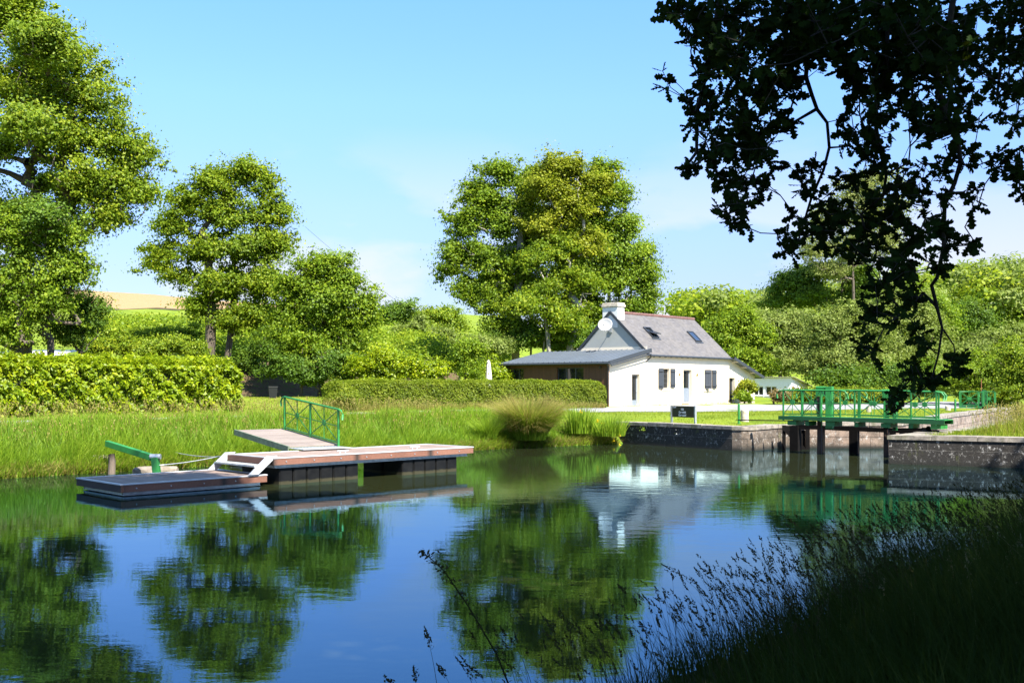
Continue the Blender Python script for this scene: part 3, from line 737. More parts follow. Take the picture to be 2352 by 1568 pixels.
cl = M('brown_board_cladding'); co = cl.co('Object'); sx = cl.n('SeparateXYZ'); cl.l(co, sx.inputs[0])
d = cl.n('Math', operation='DIVIDE', i_1=.11); cl.l(sx.outputs[1], d.inputs[0]); fr_ = cl.n('Math', operation='FRACT'); cl.l(d.outputs[0], fr_.inputs[0])
fo = cl.n('Math', operation='FLOOR'); cl.l(d.outputs[0], fo.inputs[0]); wn = cl.n('TexWhiteNoise', noise_dimensions='1D'); cl.l(fo.outputs[0], wn.inputs['W'])
c_ = cl.mix(.5, cl.ramp(wn.outputs[0], [(0, (.08, .032, .014)), (1, (.13, .054, .024))]), cl.ramp(cl.noise(18, cl.co('Object', (1, 1, .1)), 6), [(.3, (.07, .028, .012)), (.7, (.15, .065, .028))]))
c_ = cl.mix(cl.ramp(fr_.outputs[0], [(0, 1), (.1, 0), (.9, 0), (1, 1)]), c_, (.015, .008, .005)); cl.base(c_).set(Roughness=.7); CLAD = cl.m
sl = M('roof_slate'); co = sl.co('Object', (1, 1, 1.42)); sx = sl.n('SeparateXYZ'); cb = sl.n('CombineXYZ'); sl.l(co, sx.inputs[0]); sl.l(sx.outputs[0], cb.inputs[0]); sl.l(sx.outputs[2], cb.inputs[1])
br = sl.n('TexBrick', offset=.5); sl.l(cb.outputs[0], br.inputs['Vector'])
for k, v in (('Scale', 1), ('Brick Width', .22), ('Row Height', .15), ('Mortar Size', .008), ('Color1', (.066, .062, .062, 1)), ('Color2', (.110, .103, .100, 1)), ('Mortar', (.07, .06, .065, 1))): br.inputs[k].default_value = v
c_ = sl.mix(sl.ramp(sl.noise(.9, None, 9, .7), [(.4, 0), (.62, .5)]), br.outputs[0], (.135, .12, .105))
c_ = sl.mix(sl.ramp(sl.noise(4, sl.co('Object', (1, 1, 1), (3, 3, 3)), 9, .75), [(.52, 0), (.7, .45)]), c_, (.15, .15, .17))
sl.base(c_).set(Roughness=.7); sl.bump(sl.mix(.35, br.outputs['Fac'], sl.noise(20)), .5, .02); SLATE = sl.m
METR = plain('blue_grey_metal_roof', (.15, .175, .205), .42, .45, var=.10, scale=1.2)

FLOATM = M('black_float_plastic_with_waterline'); sx = FLOATM.n('SeparateXYZ'); FLOATM.l(FLOATM.co('Object'), sx.inputs[0])
ad = FLOATM.n('Math', operation='MULTIPLY_ADD'); FLOATM.l(FLOATM.noise(7, None, 6), ad.inputs[0]); ad.inputs[1].default_value = -.10; FLOATM.l(sx.outputs[2], ad.inputs[2])
FLOATM.base(FLOATM.mix(FLOATM.ramp(ad.outputs[0], [(0, .55), (.02, .35), (.04, 0)]), FLOATM.ramp(FLOATM.noise(5, None, 8), [(.35, (.0035, .0035, .004)), (.7, (.009, .009, .009))]), (.07, .065, .035))).set(Roughness=.6); FLOATM.b.inputs['Specular IOR Level'].default_value = .15
for o in bpy.data.objects:
    if o.name.startswith('float'): o.data.materials[0] = FLOATM.m
for root_, Ln_, top_ in ((lo, 3.52, .275), (hi_, 6.35, .655)):
    for i in range(int(Ln_ / .78)):
        x = .35 + i * .78; m = MB(); m.tube([(x, .012, top_ - .105), (x, -.004, top_ - .105)], .016, 8); m.build('bolt', GALV, root_)
house = empty('house', HO, HT, label='white lock keeper cottage with slate roof, chimney and brown clad extension', cat='house')
def wall_holes(mb, x0, x1, z0, z1, holes, y=0, dep=.25, sgn=1):
    xs = sorted({x0, x1, *[h[0] for h in holes], *[h[1] for h in holes]}); zs = sorted({z0, z1, *[h[2] for h in holes], *[h[3] for h in holes]})
    for a, b in zip(xs[:-1], xs[1:]):
        for c, d in zip(zs[:-1], zs[1:]):
            if any(h[0] <= a and b <= h[1] and h[2] <= c and d <= h[3] for h in holes): continue
            mb.poly([(a, y, c), (b, y, c), (b, y, d), (a, y, d)])
    for a, b, c, d in holes:
        Y2 = y + dep * sgn
        mb.poly([(a, y, c), (a, y, d), (a, Y2, d), (a, Y2, c)]); mb.poly([(b, y, d), (b, y, c), (b, Y2, c), (b, Y2, d)])
        mb.poly([(a, y, d), (b, y, d), (b, Y2, d), (a, Y2, d)]); mb.poly([(b, y, c), (a, y, c), (a, Y2, c), (b, Y2, c)])
sR = 9.35; sE = 12.9
D1 = (s_of(1451.2), s_of(1468.7), 0.0, z_of(1460, 859.7)); D2 = (s_of(1569.6), s_of(1588.2), .1, z_of(1579, 849.4)); D3 = (s_of(1674.6), s_of(1687), .05, z_of(1680, 868))
W1 = (s_of(1521.6), s_of(1537.5), z_of(1530, 890.9), z_of(1530, 846.8)); W2 = (s_of(1618.3), s_of(1633), z_of(1626, 892.3), z_of(1626, 850.3))
mb = MB(); wall_holes(mb, -3.88, 0, 0, 2.36, [D1]); mb.poly([(-3.88, 0, 2.36), (0, 0, 2.36), (0, 0, 3.22), (-3.88, 0, 2.50)])
wall_holes(mb, 0, sR, 0, 3.02, [D2, W1, W2]); wall_holes(mb, sR, sE, 0, 1.80, [D3]); mb.poly([(sR, 0, 1.80), (sE, 0, 1.80), (sE, 0, 1.84), (sR, 0, 2.95)])
mb.poly([(sE, 0, 0), (sE, 5.0, 0), (sE, 5.0, 1.84), (sE, 0, 1.84)]); mb.poly([(sR, 0, 0), (sR, 5.4, 0), (sR, 5.4, 3.02), (sR, 2.7, 5.6), (sR, 0, 3.02)])
mb.poly([(0, 5.4, 0), (sE, 5.4, 0), (sE, 5.4, 1.84), (sR, 5.4, 3.02), (0, 5.4, 3.02)][::-1]); mb.build('wall', WHITE, house)
g_ = MB(); g_.poly([(0, 0, 0), (0, 0, 3.0), (0, 2.7, 5.64), (0, 5.4, 3.0), (0, 5.4, 0)][::-1]); g_ = g_.build('gable_wall', GREYR, house)
tag(g_, 'pale grey rendered gable end of the cottage')
g2 = MB(); g2.box(-.02, -.004, .02, 5.3, 3.2, 3.5); g2.build('gable_pale_band', WHITE, house)  # paler band across the gable, just above the extension roof
# stone surrounds standing 3 mm proud
def surround(h, w_=.16, top=.20, sill=0, nm='stone_surround', jx=0):
    a, b, c, d = h; m = MB(); y0, y1 = -.012, .12
    m.box(a - w_, a, y0, -.001, c, d); m.box(b, b + w_, y0, -.001, c, d); m.box(a - w_, b + w_, y0, -.001, d, d + top)
    if sill: m.box(a - w_ * .9, b + w_ * .9, -.05, -.001, c - sill, c)
    z = c + .35
    m.build(nm, STONE, house)
surround(D1, .13, .22); surround(D2, .16, .22); surround(D3, .12, .22); surround(W1, .15, .20, .19); surround(W2, .14, .20, .19)
def casement(h, y, mull=1, bars=3, leaf=CHAR):
    a, b, c, d = h; m = MB(); f = .05
    m.box(a, a + f, y, y + .05, c, d); m.box(b - f, b, y, y + .05, c, d); m.box(a + f, b - f, y, y + .05, d - f, d); m.box(a + f, b - f, y, y + .05, c, c + f)
    for i in range(1, mull + 1): x = a + (b - a) * i / (mull + 1); m.box(x - .03, x + .03, y, y + .05, c + f, d - f)
    for i in range(1, bars + 1):
        z = c + (d - c) * i / (bars + 1); m.box(a + f, b - f, y + .012, y + .038, z - .012, z + .012)
    o = m.build('window', leaf, house)
    g = MB(); g.box(a + f, b - f, y + .02, y + .03, c + f, d - f); g.build('pane', GLASS, o); return o
casement(W1, .16); casement(W2, .16)
def door(h, y, solid, nm='door', mat=DOORG, label=None):
    a, b, c, d = h; m = MB(); f = .09; zs = c + (d - c) * solid
    m.box(a, a + f, y, y + .05, c, d); m.box(b - f, b, y, y + .05, c, d); m.box(a + f, b - f, y, y + .05, d - f, d); m.box(a + f, b - f, y, y + .05, c, zs)
    if solid > .3: m.box(a + f + .05, b - f - .05, y - .012, y, c + .12, zs - .1)
    o = m.build(nm, mat, house); g = MB(); g.box(a + f, b - f, y + .02, y + .03, zs, d - f); g.build('pane', GLASS, o)
    k = MB(); k.tube([(b - f * .6, y - .05, c + (d - c) * .47), (b - f * .6 - .11, y - .05, c + (d - c) * .47)], .012, 6); k.build('handle', ALU, o)
    if label: o['label'] = label
door(D1, .18, .18, label='narrow glazed door of the low extension'); door(D2, .16, .45, label='blue grey front door with glazed upper half'); door(D3, .18, .16, mat=CHAR, label='small glazed door of the lean-to')
def shutter(x0, x1, z0, z1, ang=0, hinge=0):
    m = MB(); w_ = x1 - x0; n = 4
    for i in range(n): m.box(i * w_ / n + .003, (i + 1) * w_ / n - .003, -.035, 0, 0, z1 - z0)
    for z in (.15, z1 - z0 - .2): m.box(.01, w_ - .01, -.058, -.036, z, z + .09)
    o = m.build('shutter', CHAR, house, bevel=.003)
    for z in (.2, z1 - z0 - .15): h = MB(); h.box(0, w_ * .75, -.065, -.059, z - .07, z - .045); h.build('strap_hinge', TIMBER_BLK, o)
    o.location = (x0, -.03, z0); o.rotation_euler = (0, 0, ang); return o
zb, zt = W1[2] + .02, W1[3] + .02
shutter(s_of(1511.5), s_of(1520.6), zb - .06, zt, R(-6)); shutter(s_of(1539.3), s_of(1548.6), zb, zt, R(-5))
zb, zt = W2[2] + .0, W2[3] + .03
shutter(s_of(1618.5), s_of(1626.5) + .02, zb, zt, R(-38)); shutter(s_of(1634.8), s_of(1643.4), zb, zt, R(-5))
for px, py in ((1559, 860), (1599.7, 861)):
    x, z = s_of(px), z_of(px, py); m = MB(); m.box(x - .04, x + .04, -.03, -.001, z - .06, z + .06); m.tube([(x, -.09, z - .09), (x, -.09, z + .10)], .045, 10)
    m.build('wall_lamp', plain('brass_lamp', (.45, .33, .16), .4, .6), house)
m = MB(); m.box(D2[0] - .2, D2[1] + .25, -.55, -.013, -.12, .10); m.box(D2[0] - .35, D2[1] + .4, -.85, -.552, -.12, .0); m.build('doorstep', STONE, house, bevel=.02)
m = MB(); m.box(D2[1] + .3, D3[0] - .25, -.03, -.002, -.1, .16); m.build('wall_footing', STONE, house); m = MB(); m.box(D1[1] + .2, D2[0] - .4, -.02, -.002, -.1, .07); m.build('wall_footing', STONE, house)
# main roof
def zr(y): return RZ0 + (y + .2) * RK if y <= 2.7 else RZ0 + (5.6 - y) * RK
m = MB(); e0, e1 = -.06, sR + .06; tk = .07
for a, b in (((-.2, zr(-.2)), (2.7, zr(2.7))), ((5.6, RZ0), (2.7, zr(2.7)))):
    (ya, za), (yb, zb_) = a, b
    nseg = 22
    for i in range(nseg):
        xa, xb = e0 + (e1 - e0) * i / nseg, e0 + (e1 - e0) * (i + 1) / nseg
        m.poly([(xa, ya, za), (xb, ya, za), (xb, yb, zb_), (xa, yb, zb_)])
    m.poly([(e0, ya, za - tk), (e1, ya, za - tk), (e1, ya, za), (e0, ya, za)])
    for x in (e0, e1): m.poly([(x, ya, za - tk), (x, ya, za), (x, yb, zb_), (x, yb, zb_ - tk)])
    m.poly([(e0, ya, za - tk), (e1, ya, za - tk), (e1, yb, zb_ - tk), (e0, yb, zb_ - tk)])
roof = m.build('roof', SLATE, house)
m = MB()
for i in range(30):
    x = .74 + (sR - .70) * i / 30; m.tube([(x, 2.7, zr(2.7) - .03), (x + (sR - .70) / 30 + .03, 2.7, zr(2.7) - .015)], [.105, .12], 10)
m.build('ridge_tile', TERRA, roof)
m = MB()
for x in (e0 - .012,): m.beam((x, -.22, zr(-.22) - .02), (x, 2.7, zr(2.7) - .02), .03, .16); m.beam((x, 5.6, RZ0 - .02), (x, 2.7, zr(2.7) - .02), .03, .16)
m.build('verge_board', ZINC, roof)
m = MB(); m.tube([(-.05, -.27, 2.96), (sR + .1, -.27, 2.93)], .065, 10); m.tube([(.12, -.20, 2.9), (.0, -.06, 2.7), (-.15, -.05, 2.62)], .035, 8)
for x in np.arange(.3, sR, .62): m.box(x, x + .02, -.34, -.18, 2.87, 2.90)
m.build('gutter', ZINC, house)
# chimney
CHW = plain('chimney_render', (.74, .73, .68), .85, var=.1, scale=3)
m = MB(); m.box(-.004, .70, 2.18, 3.30, 4.7, 5.96); ch = m.build('chimney', CHW, roof)
m = MB(); m.box(-.07, .77, 2.11, 3.37, 5.963, 6.12); m.box(-.03, .73, 2.15, 3.33, 6.123, 6.23); m.build('chimney_cap', plain('chimney_stone', (.50, .44, .35), .9, var=.35, scale=6, bump=.5), ch, bevel=.03)
m = MB(); m.tube([(.35, 2.75, 6.23), (.35, 2.75, 6.33)], .10, 10); m.tube([(.35, 2.75, 6.36), (.35, 2.75, 6.39)], .19, 12); m.build('chimney_cowl', ZINC, ch)
# roof windows
def skylight(q, opened):
    c4 = [on_roof(*p) for p in q]; x0 = (c4[0].x + c4[3].x) / 2; x1 = (c4[1].x + c4[2].x) / 2; y1 = (c4[0].y + c4[1].y) / 2; y0 = (c4[2].y + c4[3].y) / 2
    n = Vector((0, -RK, 1)).normalized(); u = Vector((0, 1, RK)).normalized(); base = Vector(((x0 + x1) / 2, y0, RZ0 + (y0 + .2) * RK)); Lh = (y1 - y0) / u.y; Wh = (x1 - x0)
    root = bpy.data.objects.new('roof_window', bpy.data.meshes.new('roof_window')); m = MB()
    T = lambda x, v, h: tuple(base + Vector((x, 0, 0)) + u * v + n * h)
    def bx(mm, xa, xb, va, vb, ha, hb):
        pts = [T(x, v, h) for h in (ha, hb) for v in (va, vb) for x in (xa, xb)]
        for f in ((0, 2, 3, 1), (4, 5, 7, 6), (0, 1, 5, 4), (1, 3, 7, 5), (3, 2, 6, 7), (2, 0, 4, 6)): mm.poly([pts[i] for i in f])
    w2 = Wh / 2; f = .07
    bx(m, -w2, -w2 + f, 0, Lh, 0, .09); bx(m, w2 - f, w2, 0, Lh, 0, .09); bx(m, -w2 + f, w2 - f, Lh - f, Lh, 0, .09); bx(m, -w2 + f, w2 - f, 0, f, 0, .09)
    bx(m, -w2 - .1, w2 + .1, -.16, -.003, .002, .02)
    rw = m.build('roof_window', ZINC, roof); g = MB()
    if opened:
        k = MB(); bx(k, -w2 + f, w2 - f, f, Lh - f, .004, .012); k.build('dark_opening_sheet', GLASS, rw)  # dark sheet standing for the unlit room under the open sash
        uu = (u * math.cos(R(24)) + n * math.sin(R(24))); nn = (n * math.cos(R(24)) - u * math.sin(R(24))); mid = Lh * .5
        T2 = lambda x, v, h: tuple(base + Vector((x, 0, 0)) + u * mid + n * .10 - uu * v + nn * h * -1)
        def bx2(mm, xa, xb, va, vb, ha, hb):
            pts = [T2(x, v, h) for h in (ha, hb) for v in (va, vb) for x in (xa, xb)]
            for f_ in ((0, 2, 3, 1), (4, 5, 7, 6), (0, 1, 5, 4), (1, 3, 7, 5), (3, 2, 6, 7), (2, 0, 4, 6)): mm.poly([pts[i] for i in f_])
        uu = (u * math.cos(R(28)) - n * math.sin(R(28))); nn = Vector((1, 0, 0)).cross(uu)
        s = MB(); hh = Lh * .5
        for a in ((-w2 + .02, -w2 + .09, -hh, hh), (w2 - .09, w2 - .02, -hh, hh), (-w2 + .09, w2 - .09, -hh, -hh + .07), (-w2 + .09, w2 - .09, hh - .07, hh)): bx2(s, *a, -.03, .03)
        so_ = s.build('sash', ZINC, rw); s = MB(); bx2(s, -w2 + .09, w2 - .09, -hh + .07, hh - .07, -.01, .01); s.build('pane', SKYG, so_)
    else:
        bx(g, -w2 + f, w2 - f, f, Lh - f, .04, .055); g.build('pane', SKYG, rw)
    return rw
skylight([(1475, 752), (1490, 753.5), (1515, 777), (1499, 776)], True)['label'] = 'tilted open roof window'
skylight([(1576.6, 761.8), (1590, 763.2), (1611.5, 785), (1597.5, 784.7)], False)['label'] = 'closed roof window reflecting blue sky'
# extension
HW = (t_of(1202.8), t_of(1177), 0.5, 2.22); HB = (t_of(1340), t_of(1278.7), .12, 2.22)
mb = MB(); X_ = -3.88
holes = [HW, HB]; ys = sorted({0.0, 8.0, *HW[:2], *HB[:2]}); zs = sorted({0, 2.5, .5, .12, 2.22})
for a, b in zip(ys[:-1], ys[1:]):
    for c, d in zip(zs[:-1], zs[1:]):
        if any(h[0] <= a and b <= h[1] and h[2] <= c and d <= h[3] for h in holes): continue
        mb.poly([(X_, b, c), (X_, a, c), (X_, a, d), (X_, b, d)])
for a, b, c, d in holes:
    mb.poly([(X_, a, c), (X_ + .2, a, c), (X_ + .2, a, d), (X_, a, d)]); mb.poly([(X_, b, c), (X_, b, d), (X_ + .2, b, d), (X_ + .2, b, c)])
    mb.poly([(X_, a, d), (X_ + .2, a, d), (X_ + .2, b, d), (X_, b, d)])
mb.poly([(X_, 8, 0), (0, 8, 0), (0, 8, 3.2), (X_, 8, 2.5)]); mb.build('extension_wall', CLAD, house)
for h, nn in ((HW, 1), (HB, 2)):
    a, b, c, d = h; m = MB(); x = X_ + .12; f = .06
    m.box(x, x + .05, a, a + f, c, d); m.box(x, x + .05, b - f, b, c, d); m.box(x, x + .05, a + f, b - f, d - f, d); m.box(x, x + .05, a + f, b - f, c, c + f)
    for i in range(1, nn + 1): y = a + (b - a) * i / (nn + 1); m.box(x, x + .05, y - .035, y + .035, c + f, d - f)
    wo = m.build('window', CHAR, house); g = MB(); g.box(x + .02, x + .03, a + f, b - f, c + f, d - f); g.build('pane', GLASS, wo)
xe, xh = -4.12, -.006; ze, zh = 2.53, 3.34; m = MB()
zx = lambda x: ze + (x - xe) * (zh - ze) / (xh - xe)
P4 = [(xe, -.28), (xh, -.28), (xh, 8.2), (xe, 8.2)]
m.poly([(x, y, zx(x)) for x, y in P4]); m.poly([(x, y, zx(x) - .05) for x, y in P4][::-1])
ea = m.build('extension_roof', METR, house); m = MB()
for y in np.arange(-.2, 8.2, .40): m.beam((xe, y, zx(xe) + .018), (xh, y, zx(xh) + .018), .035, .04)
m.build('roof_rib', METR, ea)
m = MB(); m.beam((xe - .01, -.30, ze - .07), (xh + .02, -.30, zh - .07), .03, .24); m.beam((xe - .02, -.28, ze - .08), (xe - .02, 8.22, ze - .08), .03, .15)
m.build('fascia', ZINC, ea); m = MB(); m.tube([(xe - .09, -.30, ze - .10), (xe - .09, 8.2, ze - .08)], .055, 8)
m.tube([(xe - .05, -.12, ze - .12), (X_ - .05, -.05, ze - .3), (X_ - .05, -.05, .1)], .04, 8); m.tube([(xe + .1, -.32, ze - .22), (-.1, -.34, zh - .30)], .04, 8); m.build('gutter', ZINC, house)
m = MB(); m.beam((X_ - .03, -.05, .0), (X_ - .03, -.05, 2.4), .05, .09); m.build('corner_board', plain('fresh_timber', (.42, .24, .12), .6), house)
m = MB(); x, z = X_ - .06, 2.25; y = t_of(1381); m.tube([(x, y, z), (x - .1, y, z - .05)], .05, 8); m.build('wall_lamp', ZINC, house)
# lean-to roof
zl0, zl1 = 2.98, 1.86; xs_, xe_ = sR + .02, sE + .45; zz = lambda x: zl0 + (x - sR) * (zl1 - zl0) / (sE - sR)
m = MB(); P4 = [(xs_, -.45), (xe_, -.45), (xe_, 5.5), (xs_, 5.5)]
m.poly([(x, y, zz(x) + .05) for x, y in P4]); m.poly([(x, y, zz(x) - .02) for x, y in P4][::-1]); lr = m.build('lean_to_roof', METR, house)
m = MB(); m.beam((xs_, -.47, zz(xs_)), (xe_, -.47, zz(xe_)), .03, .20); m.beam((xe_, -.45, zz(xe_)), (xe_, 5.5, zz(xe_)), .03, .12); m.build('fascia', ZINC, lr)
for x in (sR + .6, sR + 1.7, sR + 2.8): m = MB(); m.beam((x, -.45, zz(x) - .06), (x, 0.1, zz(x) - .06), .09, .09); m.build('rafter_end', WHITE, lr)
# satellite dish
o_, d_ = ray_local(1390, 745.5); k = (-.62 - o_.x) / d_.x; dc = o_ + d_ * k; R3 = 0.44
dl = empty('satellite_dish', house.matrix_basis @ dc if False else (HO + Vector((UX * dc.x - UY * dc.y, UY * dc.x + UX * dc.y, dc.z))), HT, label='white satellite dish fixed high on the grey gable wall', cat='satellite dish')
fw = Vector((-.86, -.42, .28)).normalized(); u1 = fw.cross(Vector((0, 0, 1))).normalized(); u2 = u1.cross(fw).normalized()
V, Fq = [], []; nr_, na = 7, 28
for i in range(nr_ + 1):
    rr = R3 * i / nr_
    for j in range(na):
        t = 2 * math.pi * j / na; p = u1 * math.cos(t) * rr + u2 * math.sin(t) * rr * .93 + fw * (.10 * (rr / R3) ** 2 - .06); V.append(tuple(p))
for i in range(nr_):
    for j in range(na): Fq.append((i * na + j, i * na + (j + 1) % na, (i + 1) * na + (j + 1) % na, (i + 1) * na + j))
DISH = plain('dish_enamel', (.36, .36, .36), .35, var=.06)
o = npmesh('reflector', V, Fq, DISH, dl, smooth=True); sm = o.modifiers.new('s', 'SOLIDIFY'); sm.thickness = .012
m = MB(); m.tube([-u2 * R3 * .9 + fw * .04, fw * .42 - u2 * .18], .014, 6); m.tube([fw * .40 - u2 * .16, fw * .50 - u2 * .13], .035, 8); m.build('receiver_arm', GALV, dl)
m = MB(); m.tube([-fw * .06, -fw * .14 - Vector((0, 0, .1)), Vector((.2, .0, -.34)), Vector((.61, .05, -.34))], .022, 8); m.box(.56, .612, -.08, .14, -.46, -.22); m.build('bracket', GALV, dl)

# ------------------------------------------------------------------ white outbuilding
OB = Vector((22.5, 84.0, 1.0)); ob = empty('outbuilding', OB, HT, label='low white outbuilding with corrugated roof beyond the cottage', cat='outbuilding')
tt = lambda px: (22.5 - 84 * (px - CX) / FP) / (UY + UX * (px - CX) / FP); oz = lambda py, Y: EYE - (py - HZ) * Y / FP - OB.z
WHB = plain('white_masonry_paint', (.84, .78, .86), .8, var=.05)
wa = (tt(1784), tt(1758.5), oz(907.5, 85.5), oz(887, 85.5)); wb = (tt(1753), tt(1731), wa[2], wa[3])
mb = MB(); ys = sorted({0.0, 7.0, *wa[:2], *wb[:2]}); zs = sorted({-.3, wa[2], wa[3], 1.95})
for a, b in zip(ys[:-1], ys[1:]):
    for c, d in zip(zs[:-1], zs[1:]):
        if any(h[0] <= a and b <= h[1] and h[2] <= c and d <= h[3] for h in (wa, wb)): continue
        mb.poly([(0, b, c), (0, a, c), (0, a, d), (0, b, d)])
mb.poly([(0, 0, -.3), (2.7, 0, -.3), (2.7, 0, 1.33), (0, 0, 1.95)]); mb.poly([(2.7, 0, -.3), (2.7, 7, -.3), (2.7, 7, 1.33), (2.7, 0, 1.33)])
mb.build('wall', WHB, ob)
for h in (wa, wb):
    a, b, c, d = h; m = MB(); x = .04; f = .05
    m.box(x, x + .05, a, a + f, c, d); m.box(x, x + .05, b - f, b, c, d); m.box(x, x + .05, a + f, b - f, d - f, d); m.box(x, x + .05, a + f, b - f, c, c + f); m.box(x, x + .05, (a + b) / 2 - .03, (a + b) / 2 + .03, c + f, d - f)
    m.box(-.06, -.004, a - .05, b + .05, c - .07, c - .005)
    wo = m.build('window', WHB, ob); g = MB(); g.box(x + .02, x + .03, a + f, b - f, c + f, d - f); g.build('pane', GLASS, wo)
m = MB(); m.box(.06, .42, -.02, -.003, oz(894, 84), oz(887, 84)); m.build('side_window', plain('red_brown_frame', (.30, .09, .05), .6), ob)
m = MB(); nseg = 46; V = []; CORR = plain('old_corrugated_sheet', (.38, .35, .30), .85, var=.35, scale=5)
for i in range(nseg * 2 + 1):
    y = -.35 + 7.7 * i / (nseg * 2); z = .022 * (1 if i % 2 else -1); V += [(-.2, y, 2.02 + z), (3.05, y, 1.27 + z)]
for i in range(nseg * 2): m.poly([V[2 * i], V[2 * i + 1], V[2 * i + 3], V[2 * i + 2]])
ro = m.build('roof', CORR, ob); ro.modifiers.new('s', 'SOLIDIFY').thickness = .02
m = MB(); m.box(2.702, 2.80, -.02, .3, -.2, 1.2); m.build('corner_pier', plain('red_paint', (.42, .08, .04), .7), ob)

# shed roof seen over the laurel hedge
sp = P(78, 812, 50); sh = empty('shed', (sp[0], sp[1], H(sp[0], sp[1])), R(8), label='low shed with pale corrugated roof showing above the laurel hedge', cat='shed')
zt = P(0, 803, 50)[2] - sh.location.z; m = MB(); m.box(-1.45, 1.45, 0, 2, -.2, zt - .20); m.build('wall', plain('shed_board', (.10, .08, .06), .9), sh)
m = MB(); V = []
for i in range(61): x = -1.6 + 3.2 * i / 60; z = .02 * (1 if i % 2 else -1); V += [(x, -.3, zt - .10 + z - .02), (x, 2.2, zt + .06 + z)]
for i in range(60): m.poly([V[2 * i], V[2 * i + 2], V[2 * i + 3], V[2 * i + 1]])
o = m.build('roof', plain('pale_sheet', (.62, .60, .57), .7, var=.2), sh); o.modifiers.new('s', 'SOLIDIFY').thickness = .03
m = MB(); m.box(-1.6, 1.6, -.34, -.30, zt - .27, zt - .13); m.build('fascia', WHB, sh)

# ------------------------------------------------------------------ sign, posts, bollards, bin, parasol
SGN = plain('sign_black', (.010, .010, .012), .35, var=.1); TXT = plain('sign_lettering', (.62, .66, .70), .6, var=0)
s0 = P(1543, 971, 41.4); s1 = P(1597, 973, 40.3); dv = Vector((s1[0] - s0[0], s1[1] - s0[1], 0)); SW = dv.length
sg = empty('canal_sign', (s0[0], s0[1], .90), math.atan2(dv.y, dv.x), label='black lock name sign on two steel posts beside the quay', cat='sign')
for x in (0, SW): m = MB(); m.box(x - .035, x + .035, -.035, .035, -.1, .64); m.build('post', GALV, sg)
m = MB(); m.box(.04, SW - .04, -.022, .012, .19, .63); pn = m.build('panel', SGN, sg)
def text(body, size, x, z, parent, y=-.026):
    c = bpy.data.curves.new('lettering', 'FONT'); c.body = body; c.size = size; c.align_x = 'CENTER'; c.extrude = .001; c.offset = .004
    t = bpy.data.objects.new('lettering_src', c); COL.objects.link(t); bpy.context.view_layer.update()
    me = bpy.data.meshes.new_from_object(t.evaluated_get(bpy.context.evaluated_depsgraph_get())); bpy.data.objects.remove(t)
    me.name = 'lettering'; me.materials.clear(); me.materials.append(TXT); o = bpy.data.objects.new('lettering', me); COL.objects.link(o); o.parent = parent
    o.location = (x, y, z); o.rotation_euler = (R(90), 0, 0); return o
text('143', .115, SW * .47, .46, pn); text('Guendol', .115, SW * .47, .35, pn); text('Gwendol', .115, SW * .47, .235, pn); text('Canal', .085, .17, .55, pn)
def bollard(name, label, px, py, Y, h, r, mat, group=None):
    x = (px - CX) * Y / FP; z = float(H(x, Y)); m = MB()
    m.tube([(0, 0, -.1), (0, 0, h * .15), (0, 0, h * .85), (0, 0, h * .97), (0, 0, h)], [r * 1.02, r, r, r * .93, r * .6], 18)
    if mat is GREEN: m.tube([(0, 0, -.05), (0, 0, .04)], r * 1.9, 14)
    o = m.build(name, mat, None, smooth=False, bevel=.004); o.location = (x, Y, z); return tag(o, label, 'bollard' if mat is not GREEN else 'post', group)
GRAN = plain('granite_bollard', (.48, .41, .32), .9, var=.4, scale=8, bump=.7, stain=((.75, .73, .68), 7, .8))
bollard('stone_bollard', 'short granite mooring bollard beside the green post on the lawn', 1710.5, 965, 41.8, .47, .155, GRAN)
bollard('stone_bollard', 'small granite bollard on the grass seen through the footbridge railing', 1996, 946, 52, .30, .13, GRAN)
bollard('stone_bollard', 'far granite bollard at the grass edge left of the far lock gate', 2177, 935, 61, .28, .15, GRAN)
bollard('green_post', 'slim green post beside the granite bollard near the quay', 1697, 967, 40.8, .80, .045, GREEN)
bollard('green_post', 'slim green post at the far lock gate end', 2194, 938, 59, .75, .055, GREEN)
bollard('green_post', 'slim green post in the tall grass on the right', 2206.5, 970, 41.5, .52, .055, GREEN)
m = MB(); m.tube([(0, 0, 0), (0, 0, 1.9)], .02, 6); o = m.build('rusty_pole', plain('rust', (.25, .09, .04), .9), None); q = P(2254, 935, 66); o.location = (q[0], q[1], H(q[0], q[1])); tag(o, 'thin rusty pole rising behind the far green gate cabinet', 'pole')
q = P(627, 918, 58); bn = empty('waste_bin', (q[0], q[1], float(H(q[0], q[1]))), R(15), label='dark grey plastic bin standing on the lawn below the round tree', cat='bin')
BINM = plain('grey_bin_plastic', (.007, .008, .010), .5, var=.15); m = MB()
a, b, h = .19, .24, .60; m.poly([(-a, -a, 0), (a, -a, 0), (b, -b, h), (-b, -b, h)]); m.poly([(a, -a, 0), (a, a, 0), (b, b, h), (b, -b, h)]); m.poly([(a, a, 0), (-a, a, 0), (-b, b, h), (b, b, h)]); m.poly([(-a, a, 0), (-a, -a, 0), (-b, -b, h), (-b, b, h)]); m.build('body', BINM, bn)
m = MB(); m.box(-b - .02, b + .02, -b - .03, b + .02, h, h + .035); m.build('lid', BINM, bn, bevel=.012)
for x in (-.19, .19): m = MB(); m.tube([(x - .03, .2, .07), (x + .03, .2, .07)], .07, 12); m.build('wheel', TIMBER_BLK, bn)
q = P(1122, 868, 60.5); zg = float(H(q[0], q[1])); pz = P(0, 826, 60.5)[2] - zg
pr = empty('garden_parasol', (q[0], q[1], zg), label='closed pale grey garden parasol standing behind the box hedge', cat='parasol')
